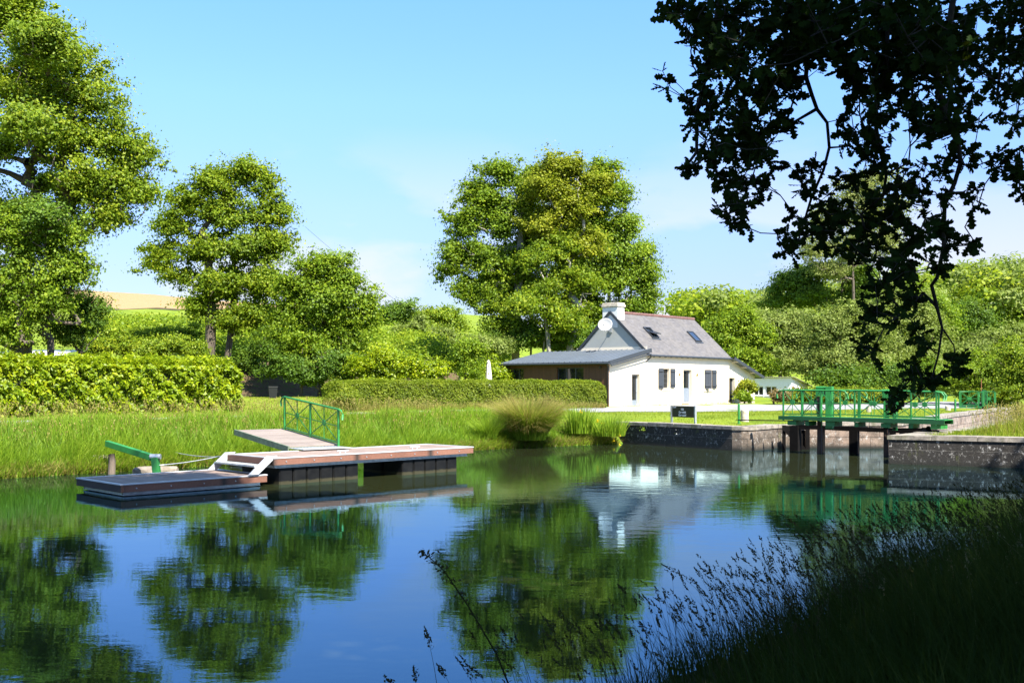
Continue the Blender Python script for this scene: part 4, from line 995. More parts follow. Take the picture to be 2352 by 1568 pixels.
CANV = plain('parasol_canvas', (.62, .57, .52), .9, var=.12, scale=3); V, Fq = [], []; n = 16; lv = [(.62, .0), (.66, .23), (1.2, .20), (1.9, .15), (pz - .35, .11), (pz - .10, .09), (pz, .015)]
for z, r in lv:
    for j in range(n): t = 2 * math.pi * j / n; rr = r * (1 + (.28 if j % 2 else -.1) * (z < pz - .2)); V.append((rr * math.cos(t), rr * math.sin(t), z))
for i in range(len(lv) - 1):
    for j in range(n): Fq.append((i * n + j, i * n + (j + 1) % n, (i + 1) * n + (j + 1) % n, (i + 1) * n + j))
npmesh('canopy', V, Fq, CANV, pr, smooth=True); m = MB(); m.tube([(0, 0, 0), (0, 0, .7)], .03, 8); m.build('pole', GALV, pr); m = MB(); m.tube([(0, 0, 0), (0, 0, .08)], .3, 16); m.build('base', CONC, pr)

# ------------------------------------------------------------------ lock gates, footbridge, hoists
FA, FB = Vector((9.26, 36.3, 0)), Vector((13.45, 32.5, 0)); fd = (FB - FA); FL = fd.length; FTH = math.atan2(fd.y, fd.x)
fb = empty('footbridge', (FA.x, FA.y, 1.27), FTH, label='green steel footbridge with spoked railings crossing the lock mouth', cat='footbridge')
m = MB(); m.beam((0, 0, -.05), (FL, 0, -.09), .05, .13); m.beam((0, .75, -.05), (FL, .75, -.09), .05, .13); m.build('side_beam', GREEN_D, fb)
m = MB()
for i in range(34): x = .02 + i * FL / 34; m.box(x, x + FL / 34 - .02, .03, .72, -.03, .0)
m.build('walkway', GREEN, fb)
for i, x in enumerate((.3, .95, 1.7, 2.7, 3.6, 4.5, 5.2)):
    m = MB(); m.box(x, x + (.14 if i % 2 else .32), .08, .66, -.30, -.155); m.build('bracket', GREEN, fb)
for k, y in enumerate((0, .75)):
    railing(fb, .18 + .35 * k, 2.25 + .35 * k, 3 - k, .90, GREEN, y=y, curl=(1, 1), postw=.045, below=.15)
    railing(fb, 2.75 - .2 * k, FL - .25 - .2 * k, 2 + k, .90, GREEN, y=y, slope=-.012, curl=(1, 1), postw=.045, below=.15)
def hoist(label, px, Y, ztop, w_=.15):
    x = (px - CX) * Y / FP; r = empty('gate_hoist', (x, Y, .80), R(-35), label=label, cat='gate hoist'); h = ztop - .8
    m = MB(); m.box(0, w_ * 1.35, -.12, .12, .05, h); m.build('cabinet', GREEN, r, bevel=.01)
    m = MB(); m.box(-.30, -.16, -.07, .07, -.8, h - .35); m.build('rack_post', plain('rusty_dark_steel', (.06, .03, .02), .8, var=.5), r)
    m = MB(); m.box(-.34, -.05, -.10, .10, h - .33, h - .08); m.tube([(-.36, -.0, h - .04), (-.02, 0, h - .04)], .05, 10); m.tube([(-.12, -.12, .1), (-.12, -.12, h - .3)], .025, 8); m.build('gearbox', GREEN, r)
hoist('tall green gate hoist with cabinet behind the left half of the footbridge', 1898, 35.9, 2.30, .17)
hoist('green gate hoist partly hidden by the hanging oak twigs', 2052, 34.6, 2.20, .08)
lg = empty('lock_gate', (*P(1836, 0, 37.4)[:2], 0), math.atan2(-4.5, 4.0) + .12, label='open black timber lock gate frame under the footbridge', cat='lock gate')
m = MB(); m.beam((-.1, 0, .86), (5.6, .0, .80), .14, .15); m.build('top_beam', TIMBER_BLK, lg)
for px, w_ in ((1888.5, .13), (1962, .30), (2050, .16), (2072, .12)):
    r_ = (px - CX) / FP; c, s = math.cos(lg.rotation_euler[2]), math.sin(lg.rotation_euler[2]); x = (lg.location.y * r_ - lg.location.x) / (c - s * r_)
    m = MB(); m.box(x - w_ / 2, x + w_ / 2, -.09, .09, -.8, .78); m.build('gate_post', TIMBER_BLK, lg)
m = MB(); m.box(-.32, .0, -.12, .16, -.8, .9); m.build('heel_post', TIMBER_BLK, lg)
q = P(1800, 0, 38.2); lf = empty('lock_gate', (q[0], q[1], 0), R(-8), label='black braced gate leaf folded into the recess of the rounded corner', cat='lock gate')
m = MB(); m.box(-.05, .07, -.05, .07, -.8, .88); m.box(.78, .92, -.05, .07, -.8, .88); m.box(.072, .778, -.03, .05, .72, .87); m.build('frame', TIMBER_BLK, lf)
m = MB(); m.beam((.05, -.07, .75), (.8, -.07, -.1), .05, .16); m.build('brace', TIMBER_BLK, lf)
m = MB(); m.box(.40, .776, .052, .075, -.7, .70); m.build('planking', TIMBER_BLK, lf)
q = P(1822, 985, 38.6); wl = empty('winding_gear', (q[0], q[1] , .98), R(-40), label='black iron gate winding rod and gears on the left lock side', cat='winding gear')
m = MB(); m.tube([(-2.3, .1, .03), (.1, 0, .05)], .022, 6); m.build('rod', TIMBER_BLK, wl); m = MB(); m.tube([(.1, -.05, .06), (.1, .05, .06)], .09, 12); m.tube([(.35, -.05, .06), (.35, .05, .06)], .09, 12); m.tube([(.0, 0, .06), (.6, 0, .06)], .035, 8); m.box(-.05, .62, -.12, .12, -.05, -.0); m.build('gear', TIMBER_BLK, wl)
q = P(2125, 985, 33.5); wl = empty('winding_gear', (q[0], q[1], .90), R(-25), label='black iron gate winding rod and gears on the right lock side', cat='winding gear')
m = MB(); m.tube([(-1.6, .1, .03), (.1, 0, .05)], .022, 6); m.build('rod', TIMBER_BLK, wl); m = MB(); m.tube([(.1, -.05, .06), (.1, .05, .06)], .08, 12); m.tube([(-.1, 0, .06), (.35, 0, .06)], .03, 8); m.box(-.15, .42, -.1, .1, -.05, .0); m.build('gear', TIMBER_BLK, wl)
# far lock gate
q = P(2203, 932, 60); ug = empty('footbridge', (q[0], q[1], 1.12), R(-30), label='distant green footbridge section at the far end of the lock', cat='footbridge')
m = MB(); m.box(0, 1.15, -.02, .6, -.07, .0); m.build('walkway', GREEN, ug); railing(ug, .02, 1.0, 1, .85, GREEN, y=.6, curl=(0, 0)); railing(ug, .02, 1.0, 1, .85, GREEN, y=0, curl=(0, 0)); railing(ug, 1.25, 1.85, 1, .85, GREEN, y=.3, curl=(1, 0), postw=.10)
q = P(2260, 939, 60); uc = empty('gate_cabinet', (q[0], q[1], .95), R(-25), label='round topped green cabinet at the far lock gate', cat='cabinet')
m = MB(); pts = [(-.16, 0), (.16, 0)] + [(.16 * math.cos(t), .98 + .16 * math.sin(t)) for t in np.linspace(0, math.pi, 9)]
f0 = [(x, -.12, z) for x, z in pts]; f1 = [(x, .12, z) for x, z in pts]; m.poly(f0); m.poly(f1[::-1])
for i in range(len(pts)): j = (i + 1) % len(pts); m.poly([f0[i], f1[i], f1[j], f0[j]])
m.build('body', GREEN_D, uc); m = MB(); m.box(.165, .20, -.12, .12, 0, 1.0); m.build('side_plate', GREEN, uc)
def cable(label, a, b, sag):
    a, b = Vector(a), Vector(b); mb = MB(); mb.tube([a.lerp(b, t) - a + Vector((0, 0, -sag * 4 * t * (1 - t))) for t in np.linspace(0, 1, 13)], .012, 4); o = mb.build('overhead_cable', TIMBER_BLK, None); o.location = a; tag(o, label, 'cable')
cable('thin dark overhead cable crossing the sky behind the round tree', P(700, 520, 110), P(1180, 860, 110), 1.0)
# ------------------------------------------------------------------ trees on the far bank
FD = globals().get('FD', 1.0)
tree('oak_tree', 'tall spreading oak at the left edge behind the laurel hedge', 47, 62,
     [(40, 30, 110, 90), (130, 130, 110, 80), (200, 220, 100, 80), (60, 200, 130, 110), (260, 320, 90, 70), (140, 320, 120, 70), (310, 390, 65, 60), (10, 330, 60, 60),
      (230, 420, 110, 55), (320, 450, 55, 35), (250, 490, 60, 45), (110, 420, 60, 40, 1.5), (-80, 60, 110, 110), (-110, 250, 110, 110), (-60, 400, 80, 70, 2), (100, 100, 90, 70, -3), (60, 280, 90, 60, -3), (150, 490, 70, 45, 1), (40, 490, 80, 50, 1), (190, 430, 80, 50, 1), (350, 350, 30, 35)],
     82000, ['oak'], leaf=.19, clump=.72, rroot=.42, seed=11, minr=.014, trunks=[(60, -20, 9.5, 0)])
tree('holly_tree', 'dense dark bushy tree below the tall left oak', 44, 80,
     [(30, 560, 80, 80), (110, 560, 70, 70), (150, 620, 60, 60), (60, 660, 100, 80), (20, 740, 90, 70), (130, 690, 70, 60), (-60, 640, 80, 100), (100, 500, 55, 55, -1, 1), (60, 480, 60, 50, 0, 1), (160, 550, 45, 40), (0, 520, 60, 50), (185, 600, 30, 40)],
     34000, ['fresh', 'dark'], leaf=.17, clump=.6, rroot=.16, seed=12, trunks=[(25, 10, 4, 0), (110, -15, 4, .6)])
tree('bushy_tree', 'brownish twiggy small tree at the hedge end of the dark left thicket', 46, 190,
     [(190, 700, 45, 45), (215, 740, 40, 40), (160, 760, 60, 45), (230, 700, 22, 22)], 7000, ['dark'], leaf=.14, clump=.5, rroot=.08, seed=13, crownname='crown')
tree('oak_tree', 'forked two trunk oak standing alone behind the laurel hedge', 66, 500,
     [(560, 400, 50, 42), (490, 430, 60, 45), (610, 420, 35, 45), (430, 460, 50, 40), (520, 490, 80, 55), (620, 500, 50, 50), (400, 520, 55, 35), (580, 570, 80, 50), (470, 570, 70, 45), (370, 580, 42, 26),
      (640, 560, 35, 32), (600, 650, 70, 45), (500, 650, 75, 45), (420, 635, 35, 20), (460, 700, 45, 35), (570, 720, 60, 35), (530, 740, 50, 25), (360, 610, 30, 16)],
     60000, ['oak'], leaf=.24, clump=.78, rroot=.34, seed=14, trunks=[(478, 6, 7.5, 0), (520, 14, 6.5, .5)])
tree('round_tree', 'rounded leafy tree with foliage to the ground right of the forked oak', 62, 735,
     [(740, 620, 70, 50), (690, 660, 60, 50), (790, 650, 55, 50), (830, 710, 38, 45), (760, 700, 80, 55), (680, 720, 60, 45), (720, 770, 80, 45), (800, 770, 50, 40), (650, 780, 50, 40)],
     42000, ['fresh'], leaf=.22, clump=.7, rroot=.2, seed=15)
tree('undergrowth_bush', 'dark leafy bush filling the shade under the round tree', 61, 690,
     [(640, 840, 50, 35), (700, 850, 60, 40), (760, 850, 55, 38), (610, 800, 35, 30), (800, 830, 30, 25)], 16000, ['dark'], leaf=.2, clump=.6, rroot=.08, seed=16, cat='bush')
tree('oak_tree', 'small rounded oak on the skyline right of the round tree', 150, 930, [(920, 720, 45, 28), (900, 745, 40, 25), (950, 740, 35, 25), (885, 725, 20, 25)], 11000, ['dark'], leaf=.42, clump=1.2, rroot=.25, seed=17)
tree('oak_tree', 'second small skyline oak nearest the big oak group', 148, 1030, [(1010, 725, 50, 30), (1040, 750, 32, 26), (990, 755, 40, 22), (1055, 770, 18, 18)], 13000, ['oak'], leaf=.42, clump=1.2, rroot=.25, seed=18)
tree('shrub_tree', 'pale young tree in front of the two skyline oaks', 110, 935, [(960, 745, 28, 25), (930, 765, 30, 18), (1000, 770, 40, 18)], 6000, ['willow'], leaf=.3, clump=.8, rroot=.1, seed=19)
# the big group behind the cottage
tree('oak_tree', 'left dark oak of the big group behind the cottage', 79, 1190,
     [(1150, 395, 55, 40), (1100, 440, 55, 45), (1080, 510, 50, 50), (1150, 500, 60, 60), (1060, 590, 55, 35), (1120, 590, 70, 50), (1030, 620, 38, 26), (1080, 660, 50, 35), (1180, 600, 55, 60), (1150, 690, 60, 45), (1080, 690, 30, 20, 0), (1200, 460, 45, 60), (1190, 760, 60, 40), (1140, 740, 35, 30), (1210, 560, 60, 70, 3), (1230, 660, 60, 60, 3), (1250, 430, 50, 50, 3), (1160, 640, 70, 60, 2), (1215, 415, 45, 35, 2), (1120, 470, 60, 50, 2), (1060, 520, 45, 50), (1230, 520, 50, 60, 2)],
     70000, ['fresh'], leaf=.27, clump=.85, bark=PALE, rroot=.34, seed=20, trunks=[(1185, 10, 15, 0), (1215, 25, 12, 1)])
tree('oak_tree', 'yellowish central oak of the big group behind the cottage', 77, 1240,
     [(1290, 385, 60, 35), (1260, 430, 65, 45), (1340, 420, 50, 40), (1320, 480, 60, 45), (1250, 510, 55, 45), (1380, 430, 30, 35), (1230, 590, 45, 40, -1, 1), (1290, 570, 60, 45, 0, 1), (1350, 560, 50, 40, 0, 0), (1320, 650, 60, 45, 0, 1), (1250, 680, 50, 45, -1, 1), (1200, 700, 45, 30, -2.5, 1), (1300, 730, 50, 35, -1, 1)],
     58000, ['yellow', 'oak'], leaf=.27, clump=.8, bark=PALE, rroot=.32, seed=21, trunks=[(1238, 22, 9, 0), (1262, -12, 7, -1), (1290, 50, 8, 0)])
tree('oak_tree', 'right green oak of the big group directly above the cottage chimney', 81, 1400,
     [(1385, 400, 50, 40), (1420, 450, 45, 45), (1440, 520, 50, 45), (1470, 590, 45, 45), (1400, 560, 60, 55), (1480, 640, 42, 42), (1490, 690, 36, 40), (1430, 640, 60, 50), (1380, 640, 60, 50), (1450, 710, 55, 40), (1390, 720, 60, 40), (1340, 740, 50, 40), (1320, 620, 70, 70, 3), (1350, 520, 70, 70, 3), (1300, 480, 60, 50, 3), (1330, 700, 60, 50, 2), (1370, 450, 50, 40, 2)],
     62000, ['fresh'], leaf=.27, clump=.85, bark=PALE, rroot=.3, seed=22)
tree('undergrowth_bush', 'dark ivy undergrowth at the foot of the big oak group', 78, 1250, [(1150, 790, 50, 30), (1220, 780, 60, 35), (1290, 780, 60, 35), (1350, 780, 50, 35)], 14000, ['dark'], leaf=.25, clump=.8, rroot=.08, seed=23, cat='bush')
# right of the cottage
tree('ash_tree', 'bright green bushy tree just right of the cottage roof', 92, 1690, [(1690, 740, 50, 42), (1650, 760, 42, 40), (1730, 770, 45, 45), (1680, 810, 60, 50), (1740, 840, 50, 35)], 30000, ['fresh'], leaf=.28, clump=.85, rroot=.18, seed=30)
tree('willow_tree', 'olive green willow behind the white outbuilding', 99, 1790, [(1770, 740, 45, 35), (1800, 770, 50, 45), (1830, 750, 40, 35), (1780, 820, 60, 45), (1840, 810, 45, 50)], 30000, ['willow'], leaf=.27, clump=.85, rroot=.18, seed=31)
tree('oak_tree', 'broad oak with a bare leaning trunk rising behind the willows', 128, 1922, [(1810, 650, 50, 30), (1860, 630, 50, 36), (1790, 690, 40, 28), (1850, 680, 60, 32), (1910, 620, 45, 30), (1980, 640, 45, 40), (1960, 690, 50, 30)], 30000, ['dark', 'oak'], leaf=.36, clump=1.1, rroot=.55, seed=32, trunks=[(1915, 26, 15, 0)])
tree('birch_tree', 'tall pale thin leaved birch seen through the hanging oak twigs', 120, 1960, [(1960, 440, 60, 55), (2020, 420, 50, 50), (1900, 500, 60, 45), (1990, 500, 70, 50), (2060, 480, 40, 50), (1870, 570, 50, 45), (1950, 570, 70, 45), (2030, 560, 60, 50), (1900, 620, 50, 30)], 26000, ['birch'], leaf=.28, clump=1.0, rroot=.16, seed=33)
tree('willow_tree', 'large grey green willow above the footbridge', 88, 1930, [(1900, 760, 60, 50), (1950, 730, 55, 45), (1990, 770, 60, 55), (1930, 820, 70, 50), (1990, 850, 60, 40), (1880, 830, 50, 45)], 46000, ['willow'], leaf=.25, clump=.85, rroot=.2, seed=34)
tree('willow_tree', 'pale leafy willow right of the footbridge hoist', 92, 2060, [(2050, 720, 55, 60), (2110, 740, 55, 60), (2040, 810, 60, 50), (2120, 820, 60, 50), (2150, 770, 35, 40)], 42000, ['willow'], leaf=.25, clump=.85, rroot=.2, seed=35)
tree('ash_tree', 'yellow green tree on the slope right of the pale willow', 120, 2140, [(2140, 690, 45, 35), (2170, 730, 40, 35), (2100, 690, 30, 30)], 14000, ['fresh'], leaf=.34, clump=1.0, rroot=.2, seed=36)
tree('oak_tree', 'dark round oak on the wooded slope at the right', 150, 2235, [(2220, 710, 45, 30), (2250, 740, 50, 35), (2200, 740, 30, 30), (2270, 760, 40, 25)], 17000, ['dark', 'oak'], leaf=.38, clump=1.2, rroot=.3, seed=37)
for nm, lb, Y, b, bl, n, kd, sd_ in (
    ('hazel_bush', 'bright bush behind the far lock gate cabinet', 70, 2260, [(2240, 850, 60, 45), (2290, 870, 55, 45), (2200, 870, 45, 40), (2260, 910, 70, 30)], 26000, 'fresh', 40),
    ('hazel_bush', 'tall yellow green bush at the right picture edge', 66, 2340, [(2330, 830, 50, 55), (2360, 880, 50, 50), (2310, 900, 50, 35), (2400, 850, 50, 60)], 24000, 'oak', 41),
    ('hazel_bush', 'grey green bush under the dark round slope oak', 95, 2290, [(2290, 790, 60, 35), (2340, 780, 50, 40), (2230, 810, 50, 30), (2180, 810, 40, 30)], 22000, 'willow', 42),
    ('hazel_bush', 'dark bush low behind the footbridge middle', 74, 2110, [(2100, 880, 50, 35), (2150, 890, 40, 32), (2060, 900, 40, 25)], 17000, 'dark', 43),
    ('box_bush', 'clipped olive hedge bush behind the footbridge left half', 70, 1880, [(1830, 918, 40, 17), (1890, 915, 50, 18), (1950, 917, 45, 17), (2010, 918, 40, 16)], 17000, 'box', 44),
    ('hazel_bush', 'dark shrubbery at the wood edge above the footbridge', 84, 1980, [(1905, 872, 40, 30), (1960, 875, 50, 30), (2020, 872, 60, 34), (2090, 870, 60, 34)], 20000, 'dark', 54),
    ('box_bush', 'small brown green bush in front of the white outbuilding', 68, 1780, [(1782, 917, 12, 7), (1797, 914, 12, 8)], 2200, 'brown', 45),
    ('rose_bush', 'yellow green climbing shrub at the lean-to corner', 69, 1722, [(1714, 882, 15, 11), (1727, 893, 10, 9), (1702, 898, 9, 14)], 3600, 'yellow', 46),
    ('leafy_clump', 'low green clump beside the small lean-to door', 68.5, 1708, [(1706, 915, 13, 12), (1715, 920, 12, 8)], 1800, 'fresh', 47),
    ('young_tree', 'slender bright young tree between the box hedge and the parasol', 60, 1070, [(1070, 800, 32, 28), (1065, 835, 30, 28), (1085, 855, 25, 18)], 8000, 'fresh', 48),
    ('laurel_bush', 'bright laurel thicket left of the young tree above the box hedge', 60, 900, [(830, 850, 40, 32), (880, 835, 50, 35), (940, 845, 50, 30), (1000, 850, 45, 28), (860, 880, 60, 25)], 26000, 'laurel', 49),
    ('laurel_bush', 'bright laurel thicket right of the parasol beside the brown extension', 64, 1140, [(1125, 850, 28, 25), (1150, 860, 22, 20), (1100, 860, 22, 18)], 7000, 'laurel', 50),
    ('bramble_bush', 'mixed pale bush at the foot of the big oak group', 72, 1120, [(1110, 790, 40, 25), (1150, 800, 35, 22), (1070, 790, 30, 20)], 11000, 'willow', 51),
    ('bramble_bush', 'rough bush on the bank behind the laurel hedge centre', 72, 330, [(260, 785, 40, 22), (320, 780, 45, 25), (380, 775, 45, 28), (430, 770, 35, 28)], 16000, 'oak', 52),
    ('bramble_bush', 'low green brambles just behind the laurel hedge top', 60, 330, [(225, 800, 40, 22), (290, 795, 45, 24), (350, 800, 45, 24), (410, 795, 40, 26), (450, 805, 30, 20)], 15000, 'oak', 55),
    ('bramble_bush', 'rough bush below the forked oak right trunk', 64.5, 575, [(560, 822, 28, 20), (590, 800, 26, 22), (610, 775, 24, 20), (575, 850, 22, 14)], 9000, 'dark', 53)):
    tree(nm, lb, Y, b, bl, n, [kd], leaf=.18 if Y < 80 else .28, clump=.3 if n < 5001 else .55 if Y < 80 else .85, rroot=.07, seed=sd_, cat='bush' if nm != 'young_tree' else 'tree', crownname='foliage')

# hillside scrub and the far wood
r = np.random.default_rng(60); pts = []
while len(pts) < 330:
    px = r.uniform(215, 1160); Y = r.uniform(70, 118); x = (px - CX) * Y / FP; q = -.7 * x + .72 * Y
    if 62 < q < 98 + 6 * math.sin(px * .02): pts.append((x, Y, float(H(x, Y)) + r.uniform(0, .9)))
scatter_shrub('hillside_scrub', 'low bramble and fern scrub covering the slope behind the hedges', pts, 90000, 'oak', .26, 1.5, 61, kind_='stuff', flat=.6)
pts = []
while len(pts) < 620:
    px = r.uniform(1560, 2420); Y = r.uniform(150, 330); x = (px - CX) * Y / FP; h = float(H(x, Y))
    if px < 2130 and Y > 200: continue
    pts.append((x, Y, h + r.uniform(2, 9 if px > 2100 else 7)))
scatter_shrub('far_wood', 'distant mixed wood climbing the hill at the right', pts, 150000, 'oak', .75, 3.4, 62, kind_='stuff')
scatter_shrub('far_wood', 'lighter crowns mixed through the distant hillside wood', [(p[0] + 2, p[1] - 2, p[2] + 1) for p in pts[::2]], 90000, 'willow', .7, 3.0, 63, kind_='stuff')

# ------------------------------------------------------------------ hedges
def hedge(name, label, a, b, h, th, kind, n, leaf, bump, seed, rag=.12, core=(.02, .03, .008)):
    r = np.random.default_rng(seed); a, b = np.array(a, float), np.array(b, float); Lh = np.linalg.norm(b - a); u = (b - a) / Lh; v = np.array([-u[1], u[0]])
    o = np.array([a[0], a[1], float(H(*a))]); root = empty(name, o, label=label, cat='hedge')
    # sample on the front, back, top and ends of a rounded box, pushed in and out by lumps
    ar = np.array([Lh * h, Lh * h * .35, Lh * th, th * h, th * h]); k = r.choice(5, n, p=ar / ar.sum())
    s = r.uniform(0, Lh, n); t = r.uniform(0, th, n); z = h * r.uniform(0, 1, n) ** .9; nn = np.zeros((n, 3))
    for i, (sel, nv) in enumerate(((0, (0, -1, 0)), (1, (0, 1, 0)), (2, (0, 0, 1)), (3, (-1, 0, 0)), (4, (1, 0, 0)))):
        m_ = k == sel; nn[m_] = nv
        if sel == 0: t[m_] = 0
        if sel == 1: t[m_] = th
        if sel == 2: z[m_] = h
        if sel == 3: s[m_] = 0
        if sel == 4: s[m_] = Lh
    c = np.array([0, th / 2, h * .55]); rd = .28
    e = np.clip(np.abs(t - th / 2) - (th / 2 - rd), 0, rd) / rd; z = np.where(z > h - rd, (h - rd) + (z - h + rd) * (1 - .35 * e), z)
    ee = np.clip(np.maximum(-s + .5, s - Lh + .5), 0, .5) / .5; z = z * (1 - .18 * ee ** 2)
    lum = bump * (lump(s * 1.0 + seed, z * 1.4, 2.1, seed) + .7 * lump(s * 2.3, z * 2.6 + t, 2.9, seed + 1)) + r.normal(size=n) * rag * .6 - np.abs(r.normal(size=n)) * rag
    s2, t2, z2 = s + nn[:, 0] * lum, t + nn[:, 1] * lum, z + nn[:, 2] * (lum + rag * .8)
    xy = a + s2[:, None] * u + t2[:, None] * v; g = H(xy[:, 0], xy[:, 1]); p = np.column_stack([xy, g + np.maximum(z2, .02)]) - o
    Nw = nn[:, :1] * np.array([*u, 0]) + nn[:, 1:2] * np.array([*v, 0]) + nn[:, 2:] * np.array([0, 0, 1.])
    Nn = Nw * .7 + np.array([0, 0, .45]) + r.normal(size=(n, 3)) * .55; sz = leaf * r.uniform(.6, 1.35, n)
    tint = np.clip(.48 + .22 * lump(s * 1.3, z * 1.7, 2.3, seed + 4) + .12 * (z / h - .5) + r.normal(size=n) * .17, 0, 1)
    up = r.normal(size=(n, 3)) + np.array([0, 0, .8]); V, Fq = leaf_quads(p, Nn, sz, sz * (.45 if kind == 'laurel' else .6), r, dirs=up)
    npmesh('foliage', V, Fq, LF[kind], root, tint=np.repeat(tint, 4))
    m = MB(); ns = max(2, int(Lh / 1.0)); q = .26
    for i in range(ns):
        s0_, s1_ = q + (Lh - 2 * q) * i / ns, q + (Lh - 2 * q) * (i + 1) / ns; P8 = []
        for zz_ in (-.1, h - q - .05):
            for ss_, tt_ in ((s0_, q), (s1_, q), (s1_, th - q), (s0_, th - q)):
                w_ = a + u * ss_ + v * tt_; P8.append((w_[0] - o[0], w_[1] - o[1], float(H(w_[0], w_[1])) - o[2] + zz_))
        m.poly([P8[0], P8[1], P8[5], P8[4]]); m.poly([P8[4], P8[5], P8[6], P8[7]]); m.poly([P8[2], P8[3], P8[7], P8[6]])
        if i == 0: m.poly([P8[3], P8[0], P8[4], P8[7]])
        if i == ns - 1: m.poly([P8[1], P8[2], P8[6], P8[5]])
    m.build('dark_core', HCORE, root); return root
HCORE = plain('hedge_inner_shade', (.020, .024, .010), .95, var=.5, scale=8)  # dark inner box: the shade between the leaves put into its colour
hedge('laurel_hedge', 'big bright yellow green laurel hedge on the left bank', (-24.5, 33.2), (-12.0, 46.4), 2.15, 2.2, 'laurel', 72000, .18, .22, 70, rag=.17)
hedge('box_hedge', 'long low clipped hedge in front of the brown extension', (-8.4, 48.8), (5.15, 57.2), 1.42, 1.3, 'box', 66000, .085, .05, 71, rag=.05)
tree('hedge_bush', 'scruffy brownish rounded bush at the left end of the clipped hedge', 48.6, 790, [(785, 905, 34, 30), (800, 925, 30, 22), (765, 918, 20, 20)], 9000, ['box'], leaf=.10, clump=.35, rroot=.04, seed=72, cat='bush', crownname='foliage')
p0 = [(x, y) for x, y in ((-8.3, 48.5), (-4, 51), (0, 53.5), (4.6, 56.3))]
r = np.random.default_rng(73); n = 5200; k = r.uniform(0, 1, n); x = -8.6 + 13.6 * k; y = 48.4 + 8.3 * k - r.uniform(0, .35, n); B = np.column_stack([x, y, H(x, y)])
V, Fq = blades(B, r.uniform(.12, .5, n), r.normal(size=(n, 3)) * np.array([.5, .5, 0]), .02, 2, r); tag(npmesh('dry_grass', V, Fq, LF['dryg'], tint=np.repeat(r.uniform(0, 1, n), 6)), 'straw coloured grass at the foot of the clipped hedge', kind='stuff')

# ------------------------------------------------------------------ bank grass
def line_pts(pl, r, n, d0, d1, pw=1.0):
    P_ = np.array(pl); sg_ = P_[1:] - P_[:-1]; ln = np.linalg.norm(sg_, axis=1); i = r.choice(len(ln), n, p=ln / ln.sum()); t = r.uniform(0, 1, n)[:, None]
    d = d0 + (d1 - d0) * r.uniform(0, 1, n) ** pw; nv = np.column_stack([-sg_[i, 1], sg_[i, 0]]) / ln[i][:, None]; q = P_[i] + sg_[i] * t + nv * d[:, None]; return q, d
r = np.random.default_rng(80)
q, d = line_pts([(-17, 21.8), (-12.8, 26.1), (-6.5, 32.4), (-0.3, 38.5), (4.3, 41.9)], r, 125000, .02, 5.2, 1.15)
gx0, gy0, gx1, gy1 = -4.85, 28.0, -7.2, 31.1
k = ~((dseg(q[:, 0], q[:, 1], [(gx0, gy0, gx1, gy1)]) < .72)) & ((d < 4.2) | (r.uniform(0, 1, len(d)) < .25)); q, d = q[k], d[k]
n = len(q); clump_ = lump(q[:, 0], q[:, 1], 1.7, 2) * .5 + lump(q[:, 0], q[:, 1], .6, 3) * .5
along = ss(-3, 3, q[:, 0]); h = (.50 + .30 * clump_ + .13 * r.normal(size=n)) * (1 - .38 * along) * (1 - .62 * ss(2.2, 4.6, d)) * (.55 + .45 * ss(0, .8, d)); h = np.clip(h, .08, 1.1)
lean = r.normal(size=(n, 3)) * np.array([.35, .35, 0]) + np.array([.25, -.25, 0]) * (1 - ss(.2, 2.2, d))[:, None] + .25 * np.stack([clump_, -clump_, clump_ * 0], 1)
B = np.column_stack([q, H(q[:, 0], q[:, 1]) - .02]); V, Fq = blades(B, h, lean, r.uniform(.013, .030, n), 3, r)
tint = np.clip(.45 + .38 * clump_ + .24 * r.normal(size=n), 0, 1)
tag(npmesh('bank_grass', V, Fq, LF['grass'], tint=np.repeat(tint, 8)), 'tall green grass covering the far canal bank', kind='stuff')
q, d = line_pts([(-17, 21.8), (-12.8, 26.1), (-6.5, 32.4), (-0.3, 38.5), (4.3, 41.9)], r, 9000, .0, .5); k = ~((dseg(q[:, 0], q[:, 1], [(gx0, gy0, gx1, gy1)]) < .9)); q = q[k]; n = len(q)
B = np.column_stack([q, np.maximum(H(q[:, 0], q[:, 1]), 0)]); V, Fq = blades(B, r.uniform(.12, .4, n), r.normal(size=(n, 3)) * np.array([.5, .5, 0]) + np.array([.4, -.4, 0]), .02, 3, r)
tag(npmesh('dry_grass', V, Fq, LF['dryg'], tint=np.repeat(r.uniform(0, 1, n), 8)), 'dry overhanging grass along the waterline of the far bank', kind='stuff')
# reddish seed stalks above the bank grass and on the right hand quay
def seedgrass(label, q, h0, h1, seed, name='seeding_grass'):
    r = np.random.default_rng(seed); n = len(q); B = np.column_stack([q, H(q[:, 0], q[:, 1])]); h = r.uniform(h0, h1, n); lean = r.normal(size=(n, 3)) * np.array([.22, .22, 0])
    V, Fq = blades(B, h, lean, .009, 3, r, curl=.6); tp = B + lean * h[:, None] + np.column_stack([np.zeros((n, 2)), h * (1 - .22 * np.linalg.norm(lean, axis=1))])
    c = np.repeat(tp, 4, 0) + r.normal(size=(4 * n, 3)) * np.array([.012, .012, .05]); V2, F2 = leaf_quads(c, r.normal(size=(4 * n, 3)), .07, .025, r, dirs=np.tile([[0, 0, 1.]], (4 * n, 1)) + r.normal(size=(4 * n, 3)) * .3)
    V = np.vstack([V, V2]); Fq = np.vstack([Fq, F2 + 8 * n]); return tag(npmesh(name, V, Fq, LF['dryg'], tint=r.uniform(0, 1, len(V))), label, kind='stuff')
q, d = line_pts([(-17, 21.8), (-12.8, 26.1), (-6.5, 32.4), (-0.3, 38.5)], r, 2600, 1.2, 5.5); q = q[dseg(q[:, 0], q[:, 1], [(gx0, gy0, gx1, gy1)]) > 1.1]
